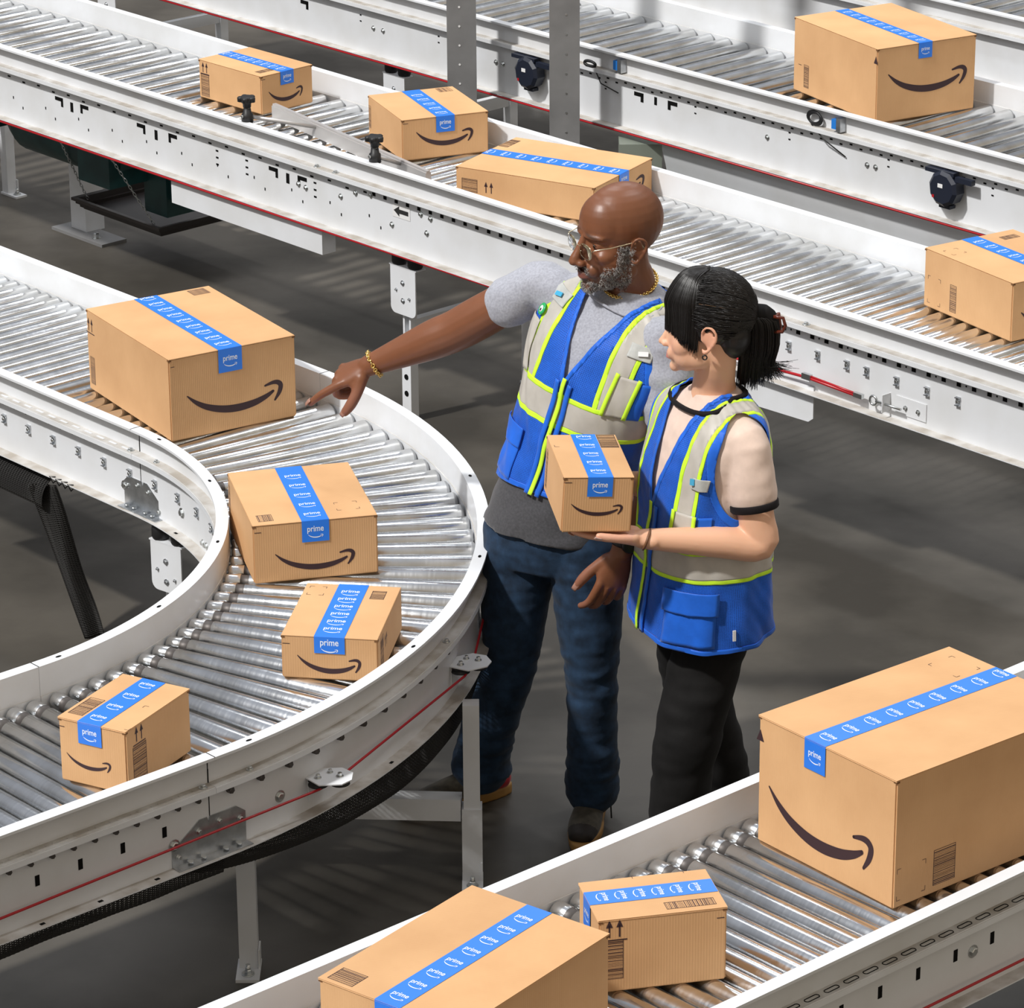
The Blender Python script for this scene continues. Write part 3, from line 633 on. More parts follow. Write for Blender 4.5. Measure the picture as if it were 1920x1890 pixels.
ringq(b, -.01, -.01, z0, z0+.02); ringq(b, -.01, .012, z0+.02, z0+.022); ringq(b, .012, .012, z0+.022, z1); ringq(b, .012, .024, z1, z1+.001); ringq(b, .024, .024, z1+.001, z1-.010); ringq(b, .024, .006, z1-.010, z1-.008); ringq(b, .004, .012, z1-.001, z1); ringq(b, .004, .0, z1-.001, z0+.008)
b.add([(u0, w0, z0+.008), (u1, w0, z0+.008), (u1, w1, z0+.008), (u0, w1, z0+.008)], [(0, 1, 2, 3)]); b.add([(u0+.01, w0+.01, z0), (u1-.01, w0+.01, z0), (u1-.01, w1-.01, z0), (u0+.01, w1-.01, z0)], [(3, 2, 1, 0)])
cb(b, 'pan', M['tray'], tr)
for (p0, p1) in ((V(3.39, 2.90, .245), V(3.20, 2.99, .62)), (V(3.80, 2.90, .245), V(3.68, 2.94, .62)), (V(3.80, 3.34, .245), V(3.68, 3.3, .62)), (V(3.40, 3.34, .245), V(3.2, 3.28, .62))):
    b = MB(); nl = 26; d = (p1-p0).normalized(); t = d.orthogonal().normalized(); bi = d.cross(t)
    for k in range(nl):
        c = p0.lerp(p1, (k+.5)/nl); e = t if k % 2 else bi; hl = (p1-p0).length/nl*.72
        b.tube([c+d*hl*math.cos(q*PI/4)+e*.0045*math.sin(q*PI/4) for q in range(8)], .0016, 4, closed=True)
    cb(b, 'chain', M['bolt'], tr)
bp = croot('floor_bracket', 'grey steel base plate with upright bolted to the floor under the green motor', 'bracket', 3.60, 3.75)
b = MB(); b.box((3.58, 3.60, .006), (.12, .34, .012)); cb(b, 'base_plate', M['grey'], bp); b = MB(); b.box((3.62, 3.66, .22), (.09, .10, .42)); cb(b, 'upright', M['white'], bp)
b = MB(); b.hexbolt((3.56, 3.52, .012), (0, 0, 1), .012, .02); cb(b, 'anchor_bolt', M['bolt'], bp)

# =============== slumped black mesh belt below the infeed
def fm(s, t):
    # a strip that leaves the frame and falls to the floor to the right
    P0, P1, P2 = V(1.160, .46, .46), V(1.183, .382, .22), V(1.196, .284, .015)
    c = P0*(1-s)**2+P1*2*s*(1-s)+P2*s*s
    return c+V(.745, -.667, .0)*(t-.5)*.085*(1-.35*s)+V(.745, .667, 0)*.010*math.sin(t*5+s*4)+V(0, 0, .012*math.sin(s*9)*t)
mb = croot('mesh_belt', 'black ribbed mesh strip hanging down to the floor inside the bend at left', 'netting', 1.2, .4)
b = MB(); n1, n2 = 90, 10
for i in range(n1):
    b.tube([fm(i/n1, j/n2)+V(0, 0, .0012*(j % 2)) for j in range(n2+1)], .0018, 4)
for j in range(n2+1): b.tube([fm(i/30, j/n2) for i in range(31)], .0016, 4)
vs = [fm(i/30, j/4)-V(0, 0, .003) for i in range(31) for j in range(5)]; b.add(vs, [(i*5+j, i*5+j+1, i*5+j+6, i*5+j+5) for i in range(30) for j in range(4)])
cb(b, 'strip', M['netting'], mb)
def fm2(s, t):
    a = PI*(.15+.9*s); return V(1.215+.075*math.cos(a), .44+.7*t, .415+.075*math.sin(a))
b = MB()
for i in range(40): b.tube([fm2(i/40, j/8) for j in range(9)], .0016, 4)
for j in range(60): b.tube([fm2(i/16, j/59) for i in range(17)], .0016, 4)
vs = [fm2(i/16, j/8)-V(0, 0, .004) for i in range(17) for j in range(9)]; b.add(vs, [(i*9+j, i*9+j+1, i*9+j+10, i*9+j+9) for i in range(16) for j in range(8)], 0, True)
cb(b, 'curled_end', M['netting'], mb)
# ------------------------------------------------------------------ parcels
def text_mesh(body, off=.012):
    cu = bpy.data.curves.new('t', 'FONT'); cu.body = body; cu.size = 1; cu.offset = off; cu.align_x = 'CENTER'
    o = bpy.data.objects.new('t', cu); COL.objects.link(o); dg = bpy.context.evaluated_depsgraph_get()
    me = bpy.data.meshes.new_from_object(o.evaluated_get(dg)); vs = [v.co.copy() for v in me.vertices]; fs = [tuple(p.vertices) for p in me.polygons]
    bpy.data.objects.remove(o); bpy.data.meshes.remove(me); x = [v.x for v in vs]; w_ = max(x)-min(x); cx = (max(x)+min(x))/2
    return [((v.x-cx)/w_, v.y/w_) for v in vs], fs
PRIME = text_mesh('prime')
def catmull(P, n=8):
    out = []
    for i in range(len(P)-1):
        p0 = P[max(i-1, 0)]; p1 = P[i]; p2 = P[i+1]; p3 = P[min(i+2, len(P)-1)]
        for k in range(n):
            t = k/n; out.append(tuple(.5*((2*b)+(c-a)*t+(2*a-5*b+4*c-d)*t*t+(-a+3*b-3*c+d)*t**3) for a, b, c, d in zip(p0, p1, p2, p3)))
    out.append(tuple(P[-1])); return out
def stroke(pts, n=8):
    """pts (x, y, width) -> polygon fan pieces"""
    C_ = catmull(pts, n); Lf, Rt = [], []
    for i, (x, y, wd) in enumerate(C_):
        a = C_[max(i-1, 0)]; b = C_[min(i+1, len(C_)-1)]; dx, dy = b[0]-a[0], b[1]-a[1]; l = math.hypot(dx, dy) or 1; nx, ny = -dy/l, dx/l
        Lf.append((x+nx*wd/2, y+ny*wd/2)); Rt.append((x-nx*wd/2, y-ny*wd/2))
    vs = []; fs = []
    for i in range(len(C_)): vs += [Lf[i], Rt[i]]
    for i in range(len(C_)-1): fs.append((2*i, 2*i+1, 2*i+3, 2*i+2))
    for (e, q) in ((0, 1), (len(C_)-1, -1)):     # rounded ends
        x, y, wd = C_[e]; o = len(vs); vs += [(x+wd/2*math.cos(k*PI/5), y+wd/2*math.sin(k*PI/5)) for k in range(10)]; fs.append(tuple(range(o, o+10)))
    return vs, fs
def smile():
    a = stroke([(.008, .245, .012), (.10, .165, .040), (.22, .098, .058), (.38, .050, .070), (.54, .036, .074), (.70, .052, .066), (.82, .088, .050), (.90, .128, .028)])
    b = stroke([(.818, .196, .020), (.90, .213, .036), (.955, .205, .046), (.982, .170, .048), (.965, .105, .042), (.918, .038, .020)])
    o = len(a[0]); return a[0]+b[0], a[1]+[tuple(i+o for i in f) for f in b[1]]
SMILE = smile()
def flat(mb, vs, fs, fn, mi): mb.add([fn(x, y) for x, y in vs], fs, mi)
def rect(mb, fn, x0, y0, x1, y1, mi, ln=None):
    if ln is None: mb.add([fn(x0, y0), fn(x1, y0), fn(x1, y1), fn(x0, y1)], [(0, 1, 2, 3)], mi)
    else:
        for a in ((x0, y0, x1, y0+ln), (x0, y1-ln, x1, y1), (x0, y0, x0+ln, y1), (x1-ln, y0, x1, y1)): rect(mb, fn, *a, mi)
def barcode(mb, fn, cx, cy, w_, h_, vert=False, dense=16, seed=1):
    rn = random.Random(seed)
    rect(mb, fn, cx-w_/2, cy-h_/2, cx+w_/2, cy+h_/2, 1, .0012)
    Ln = h_ if vert else w_
    x = -Ln/2+.003; 
    while x < Ln/2-.004:
        t = rn.choice((.0008, .0008, .0016, .0022)); g = rn.choice((.0016, .0022, .003))
        if vert: rect(mb, fn, cx-w_/2+.001, cy+x, cx+w_/2-.001, cy+x+t, 1)
        else: rect(mb, fn, cx+x, cy-h_/2+.001, cx+x+t, cy+h_/2-.001, 1)
        x += t+g
def corners(mb, fn, cx, cy, w_, h_, n=(1, 1, 1, 1), l=.011, t=.0011):
    for i, (sx, sy) in enumerate(((-1, -1), (1, -1), (1, 1), (-1, 1))):
        if not n[i]: continue
        x, y = cx+sx*w_/2, cy+sy*h_/2
        rect(mb, fn, min(x, x-sx*l), y-t/2, max(x, x-sx*l), y+t/2, 1); rect(mb, fn, x-t/2, min(y, y-sy*l), x+t/2, max(y, y-sy*l), 1)
def arrows(mb, fn, cx, cy, s=.03, line=True):
    for dx in (-.30, .30):
        rect(mb, fn, cx+dx*s-s*.05, cy-s*.5, cx+dx*s+s*.05, cy+s*.3, 1); mb.add([fn(cx+dx*s-s*.2, cy+s*.12), fn(cx+dx*s+s*.2, cy+s*.12), fn(cx+dx*s, cy+s*.62)], [(0, 1, 2)], 1)
    if line: rect(mb, fn, cx-s*.75, cy-s*.72, cx+s*.75, cy-s*.64, 1)

def parcel(label, N, yaw, w_, d, h, z, side='front', tw=.048, off=0, sm=None, drop=.055, marks=(), rot=None, sp=.9, group='cardboard parcels'):
    t = thing('cardboard_box', label, 'box', (N[0], N[1], z), rot or (0, 0, math.radians(yaw)), group)
    th = .004; e = .0006
    fr = lambda x, y: V(x, -e, y)                      # front: u right, v up
    lf = lambda x, y: V(-e, d-x, y)                    # left face seen from outside: u from far to near
    rt = lambda x, y: V(w_+e, x, y)                    # right face: u near to far
    tp = lambda x, y: V(x, y, h+e)
    faces = {'front': fr, 'left': lf, 'right': rt, 'top': tp}
    # carton
    bm = bmesh.new(); bmesh.ops.create_cube(bm, size=1)
    for v in bm.verts: v.co = V((v.co.x+.5)*w_, (v.co.y+.5)*d, (v.co.z+.5)*(h-th))
    bmesh.ops.bevel(bm, geom=[e_ for e_ in bm.edges if abs((e_.verts[0].co-e_.verts[1].co).z) > .01 or e_.verts[0].co.z < .01], offset=.0035, segments=2, affect='EDGES')
    me = bpy.data.meshes.new('carton'); bm.to_mesh(me); bm.free(); vs = [v.co.copy() for v in me.vertices]; fs = [tuple(p.vertices) for p in me.polygons]; bpy.data.meshes.remove(me)
    b = MB(); b.add(vs, fs, 0)
    # thumb notches / dark flap gaps at the top corners
    for (x, y, s1, s2) in ((0, 0, 1, 1), (w_, 0, -1, 1), (0, d, 1, -1)):
        b.box((x+s1*.004, y+s2*.004, h-.006), (.0095, .0095, .0045), None, 2)
    # printed smile
    L_ = w_ if side == 'front' else d; fn = faces[side]
    sm = sm or (.10, .10, .80)
    sx0, sy0, sw = sm[0]*L_, sm[1]*h, sm[2]*L_
    flat(b, SMILE[0], SMILE[1], lambda x, y: fn(sx0+x*sw, sy0+y*sw*(sm[3] if len(sm) > 3 else 1)), 1)
    for mk in marks:
        k = mk[0]; f_ = faces[mk[1]]; Lx = {'front': w_, 'left': d, 'right': d, 'top': w_}[mk[1]]; Ly = d if mk[1] == 'top' else h
        cx, cy = mk[2]*Lx, mk[3]*Ly
        if k == 'bar': barcode(b, f_, cx, cy, mk[4], mk[5], mk[6], seed=len(label))
        elif k == 'cor': corners(b, f_, cx, cy, mk[4], mk[5], mk[6])
        elif k == 'arr': arrows(b, f_, cx, cy, mk[4], mk[5])
        elif k == 'dash': rect(b, f_, cx-mk[4]/2, cy-.0009, cx+mk[4]/2, cy+.0009, 1)
        elif k == 'tri': b.add([f_(cx-.012, cy-.012), f_(cx+.012, cy-.012), f_(cx, cy+.016)], [(0, 1, 2)], 1)
    b.build('carton', [M['card'], M['ink'], M['card_edge']], t, fix=False)
    # two top flaps meeting under the tape
    along_y = side == 'front'
    cl = (w_ if along_y else d)*(.5+off)
    for q in (0, 1):
        fb_ = MB(); a0, a1 = (0, cl-.001) if q == 0 else (cl+.001, w_ if along_y else d)
        bmx = bmesh.new(); bmesh.ops.create_cube(bmx, size=1)
        for v in bmx.verts:
            a = a0+(a1-a0)*(v.co.x+.5); c = (-.0012 + ((d if along_y else w_)+.0012)*(v.co.y+.5)); zz = h-th+.0008+(th-.0008)*(v.co.z+.5)
            v.co = V(a, c, zz) if along_y else V(c, a, zz)
        bmesh.ops.bevel(bmx, geom=bmx.edges[:], offset=.0012, segments=1, affect='EDGES')
        me = bpy.data.meshes.new('f'); bmx.to_mesh(me); bmx.free(); fb_.add([v.co.copy() for v in me.vertices], [tuple(p.vertices) for p in me.polygons], 0); bpy.data.meshes.remove(me)
        fb_.build('top_flap', [M['card']], t, fix=False)
    # tape with white print
    tb = MB(); k = .0009
    Ln = d if along_y else w_
    if along_y:
        T = lambda x, s: V(cl+x, s, h+k) if s >= -.0014 else V(cl+x, -.0014-k, h+k+s)
    else:
        # face viewer of the left face: right hand = towards near (−y); s runs into the box along +x
        T = lambda x, s: V(s, cl-x, h+k) if s >= -.0014 else V(-.0014-k, cl-x, h+k+s)
    for (s0, s1) in ((-.0014, Ln), (-drop, -.0014)):
        if s0 < -.01: P = [T(-tw/2, s0), T(tw/2, s0), T(tw/2, -.00141), T(-tw/2, -.00141)]
        else: P = [T(-tw/2, -.0014), T(tw/2, -.0014), T(tw/2, s1), T(-tw/2, s1)]
        tb.add(P, [(0, 1, 2, 3)], 0)
    tb.add([T(-tw/2, -.00141), T(tw/2, -.00141), T(tw/2, -.0014), T(-tw/2, -.0014)], [(0, 1, 2, 3)], 0)
    pw = tw*.60
    def prn(s0, dz):
        n3 = V(0, 0, .0004) if s0 > 0 else (V(0, -.0004, 0) if along_y else V(-.0004, 0, 0))
        tb.add([T(x*pw, s0+y*pw*1.25)+n3 for x, y in PRIME[0]], PRIME[1], 1)
        tb.add([T((x-.5)*pw*.92, s0-pw*.42+y*pw*.92)+n3 for x, y in SMILE[0]], SMILE[1], 1)
    prn(-drop*.52, 0)
    s = tw*.55
    while s < Ln-tw*.18: prn(s, 0); s += tw*sp
    tb.build('packing_tape', [M['tape'], M['tape_print']], t, fix=False)
    return t
ZR = .685; ZRB = .825
F4 = (1, 1, 1, 1)
parcel('large cardboard box on the left straight conveyor, beside the pointing hand', (-.974, 9.966), 31.3, .407, .544, .250, ZR, tw=.076, sm=(.13, .21, .76, 1.0), drop=.072, off=-.02, sp=.80,
       marks=(('bar', 'top', .87, .93, .055, .05, False), ('arr', 'left', .045, .82, .036, True), ('bar', 'left', .055, .26, .028, .085, True), ('dash', 'front', .03, .90, .012)))
parcel('cardboard box in the middle of the bend with its tape nearly centred', (-.671, 8.903), 13.3, .329, .396, .164, ZR, tw=.072, sm=(.17, .16, .64, 1.0), drop=.060, sp=.98,
       marks=(('bar', 'top', .12, .11, .040, .045, False), ('cor', 'top', .80, .20, .060, .055, F4), ('dash', 'front', .04, .87, .018), ('bar', 'left', .06, .62, .02, .07, True), ('dash', 'left', .03, .9, .02)))
parcel('small flat cardboard box on the bend just above the front rail', (-.566, 8.310), -8.5, .240, .331, .115, ZR, tw=.076, sm=(.16, .15, .66, 1.15), drop=.045, sp=.62,
       marks=(('bar', 'top', .80, .82, .036, .052, True), ('cor', 'top', .14, .85, .042, .055, F4), ('dash', 'front', .05, .80, .018), ('bar', 'right', .16, .50, .04, .085, True), ('arr', 'right', .32, .6, .03, False)))
parcel('small cardboard box at lower left on the outfeed rollers', (-.882, 7.655), 61.8, .268, .184, .160, ZR, side='left', tw=.064, sm=(.10, .26, .66, 1.05), drop=.055, off=.03, sp=1.05,
       marks=(('bar', 'top', .28, .85, .095, .040, False), ('cor', 'top', .28, .10, .13, .04, (1, 0, 1, 0)), ('arr', 'front', .20, .84, .034, True), ('bar', 'front', .20, .36, .055, .10, True), ('dash', 'left', .04, .86, .018)))
parcel('largest cardboard box at lower right on the foreground conveyor', (.808, 7.069), 38.4, .583, .432, .306, ZR, side='left', tw=.066, sm=(.08, .16, .77, 1.18), drop=.072, off=.08, sp=1.0,
       marks=(('cor', 'top', .88, .80, .075, .09, F4), ('cor', 'front', .09, .18, .085, .075, F4), ('bar', 'front', .26, .20, .066, .085, True), ('tri', 'left', .012, .84)))
parcel('small cardboard box on the foreground conveyor with its tape facing left', (.171, 6.711), 12.4, .270, .172, .168, ZR, side='left', tw=.058, sm=(.10, .2, .8, 1), drop=.07, off=.07, sp=.68,
       marks=(('bar', 'top', .74, .18, .105, .030, False), ('cor', 'top', .62, .88, .11, .05, (0, 0, 1, 1)), ('arr', 'front', .12, .86, .036, True), ('bar', 'front', .12, .45, .038, .09, True), ('dash', 'front', .95, .86, .016)))
parcel('cardboard box at the bottom edge on the foreground conveyor, in front of the small one', (-.107, 6.114), 52.4, .479, .343, .255, ZR, side='left', tw=.062, sm=(.08, .16, .8, 1), off=.0,
       marks=(('bar', 'top', .07, .87, .05, .062, False),))
parcel('small cardboard box at top left on the middle conveyor', (-.891, 12.957), 43.4, .243, .354, .143, ZRB, tw=.062, sm=(.14, .22, .66, 1.2), off=.0, drop=.05, sp=.7,
       marks=(('bar', 'top', .25, .14, .07, .03, False), ('arr', 'left', .10, .80, .034, True), ('bar', 'left', .10, .36, .045, .085, True), ('dash', 'front', .04, .9, .02)))
parcel('cardboard box on the middle conveyor behind the slanted guide rail', (-.369, 12.346), 21.1, .317, .354, .147, ZRB, tw=.068, sm=(.16, .28, .66, 1.1), drop=.058, off=-.0,
       marks=(('bar', 'top', .86, .90, .05, .05, False), ('dash', 'front', .04, .90, .02), ('bar', 'left', .05, .5, .02, .08, True)))
parcel('long flat cardboard box on the middle conveyor just behind the bald man', (.275, 11.610), 59.6, .398, .526, .120, ZRB, tw=.066, sm=(.12, .2, .74, .85), drop=.05, off=-.0,
       marks=(('bar', 'top', .80, .96, .09, .035, False), ('bar', 'left', .10, .5, .06, .045, True), ('arr', 'left', .24, .5, .034, False)))
parcel('big cardboard box at top right on the far conveyor', (1.303, 12.781), 28.3, .424, .544, .273, ZRB, tw=.058, sm=(.11, .33, .80, 1.0), drop=.058, off=-.02,
       marks=(('bar', 'left', .16, .25, .032, .085, True), ('tri', 'left', .985, .84), ('dash', 'left', .08, .38, .02)))
parcel('cardboard box at the right edge on the middle conveyor', (1.478, 10.385), 32.0, .341, .417, .184, ZRB, tw=.062, drop=.05,
       marks=(('bar', 'left', .34, .32, .030, .085, True), ('cor', 'left', .12, .32, .06, .085, F4), ('cor', 'top', .14, .80, .05, .05, F4), ('bar', 'top', .82, .86, .06, .03, False)))
parcel('small cardboard box held up on the hand of the black-haired woman', (.118, 8.38), 0, .173, .277, .146, 1.034, tw=.062, sm=(.12, .30, .74, 1.0), drop=.052, off=.02,
       rot=Matrix(((1, 0, 0), (0, 1, 0), (0, 0, 1))).to_euler() if False else (math.radians(1.6), math.radians(3.2), math.radians(8.1)),
       marks=(('bar', 'top', .84, .84, .045, .085, True), ('cor', 'top', .13, .87, .03, .09, (1, 0, 0, 1)), ('dash', 'front', .06, .90, .02), ('bar', 'left', .10, .46, .02, .10, True)))
# ------------------------------------------------------------------ people: shared tools
def fabric(name, col, rough=.8, sheen=.2, cell=0, var=.12, scale=40, bump=.25, detail=4):
    m = mat(name, col, rough, 0, .25); b = m.node_tree.nodes['Principled BSDF']; b.inputs['Sheen Weight'].default_value = sheen
    t = N(m, 'ShaderNodeTexCoord'); n = N(m, 'ShaderNodeTexNoise'); n.inputs['Scale'].default_value = scale; n.inputs['Detail'].default_value = detail; L(m, t.outputs['Object'], n.inputs['Vector'])
    r = N(m, 'ShaderNodeValToRGB'); L(m, n.outputs['Fac'], r.inputs[0]); c = col
    r.color_ramp.elements[0].position = .3; r.color_ramp.elements[0].color = (c[0]*(1-var), c[1]*(1-var), c[2]*(1-var), 1)
    r.color_ramp.elements[1].position = .7; r.color_ramp.elements[1].color = (min(1, c[0]*(1+var)), min(1, c[1]*(1+var)), min(1, c[2]*(1+var)), 1)
    out = r.outputs[0]
    if cell:                                  # knitted mesh: small dark holes
        v = N(m, 'ShaderNodeTexVoronoi'); v.inputs['Scale'].default_value = cell; v.inputs['Randomness'].default_value = .15; L(m, t.outputs['UV'], v.inputs['Vector'])
        rr = N(m, 'ShaderNodeValToRGB'); L(m, v.outputs['Distance'], rr.inputs[0]); rr.color_ramp.elements[0].position = .22; rr.color_ramp.elements[0].color = (.35, .35, .40, 1); rr.color_ramp.elements[1].position = .36; rr.color_ramp.elements[1].color = (1, 1, 1, 1)
        mx = N(m, 'ShaderNodeMix', data_type='RGBA', blend_type='MULTIPLY'); mx.inputs[0].default_value = 1; L(m, out, mx.inputs[6]); L(m, rr.outputs[0], mx.inputs[7]); out = mx.outputs[2]
    L(m, out, b.inputs['Base Color'])
    n2 = N(m, 'ShaderNodeTexNoise'); n2.inputs['Scale'].default_value = scale*8; L(m, t.outputs['Object'], n2.inputs['Vector'])
    bp = N(m, 'ShaderNodeBump'); bp.inputs['Strength'].default_value = bump; bp.inputs['Distance'].default_value = .001; L(m, n2.outputs['Fac'], bp.inputs['Height']); L(m, bp.outputs[0], b.inputs['Normal'])
    return m
M['vest'] = fabric('blue_mesh_fabric', (.012, .115, .60), .55, .15, cell=250, scale=25)
M['vest_plain'] = fabric('blue_woven_fabric', (.012, .125, .64), .5, .15, scale=25)
M['silver'] = fabric('silver_reflective_tape', (.48, .455, .41), .42, 0, scale=30, var=.06, bump=.05)
M['lime'] = fabric('lime_fabric', (.60, .95, .04), .6, .1, scale=60, var=.05)
M['tee'] = fabric('grey_tee_fabric', (.36, .37, .42), .85, .3, scale=180, var=.16)
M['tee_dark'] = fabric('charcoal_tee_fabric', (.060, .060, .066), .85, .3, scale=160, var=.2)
M['tan'] = fabric('tan_tee_fabric', (.72, .56, .47), .8, .2, scale=60, var=.04)
M['trim'] = fabric('black_rib_fabric', (.007, .005, .006), .8, .03, scale=80)
M['denim'] = fabric('dark_denim', (.012, .030, .062), .8, .06, scale=30, var=.45, detail=10)
M['denim_hem'] = fabric('faded_denim', (.05, .10, .17), .8, .2, scale=90, var=.5)
M['stitch'] = mat('stitching', (.10, .14, .20), .8)
M['blackpants'] = fabric('black_trouser_fabric', (.0065, .006, .006), .8, .02, scale=14, var=.35)
M['gold'] = mat('gold_chain', (.85, .60, .20), .22, 1)
M['lens'] = mat('clear_lens', (.95, .97, 1), .02, 0, .5, Transmission_Weight=1.0, IOR=1.08)
M['frame_gold'] = mat('thin_metal_frame', (.72, .62, .42), .25, 1)
M['watch'] = mat('black_watch', (.008, .008, .009), .35)
M['shoe'] = fabric('olive_shoe_suede', (.055, .047, .033), .8, .2, scale=60, var=.3)
M['shoe_toe'] = fabric('dark_shoe_leather', (.016, .011, .008), .6, .1, scale=60, var=.3)
M['sole'] = mat('tan_sole_rubber', (.36, .19, .05), .6)
M['shoe_red'] = fabric('red_lining', (.40, .01, .02), .8)
M['lace'] = mat('black_lace', (.01, .01, .01), .7)
M['eye'] = mat('eye_white', (.75, .72, .68), .15)
M['iris'] = mat('dark_iris', (.02, .01, .006), .1)
M['bangle'] = mat('brown_cord', (.16, .07, .03), .5)
M['badge_green'] = mat('green_badge', (.02, .40, .12), .3)
M['pin_blue'] = mat('blue_pin', (.06, .38, .62), .25)
M['nail'] = mat('fingernail', (.62, .42, .36), .25)

def skin_mat(name, rough, sss, spec=.5):
    m = mat(name, (.5, .3, .2), rough, 0, spec); b = m.node_tree.nodes['Principled BSDF']
    a = N(m, 'ShaderNodeAttribute'); a.attribute_name = 'tint'; L(m, a.outputs['Color'], b.inputs['Base Color'])
    b.inputs['Subsurface Weight'].default_value = sss; b.inputs['Subsurface Radius'].default_value = (.01, .004, .002); b.inputs['Subsurface Scale'].default_value = .5
    t = N(m, 'ShaderNodeTexCoord'); n = N(m, 'ShaderNodeTexNoise'); n.inputs['Scale'].default_value = 420; n.inputs['Detail'].default_value = 2; L(m, t.outputs['Object'], n.inputs['Vector'])
    bp = N(m, 'ShaderNodeBump'); bp.inputs['Strength'].default_value = .12; bp.inputs['Distance'].default_value = .0006; L(m, n.outputs['Fac'], bp.inputs['Height']); L(m, bp.outputs[0], b.inputs['Normal'])
    return m
M['skin_dark'] = skin_mat('brown_skin', .40, .10); M['skin_light'] = skin_mat('light_skin', .48, .18)

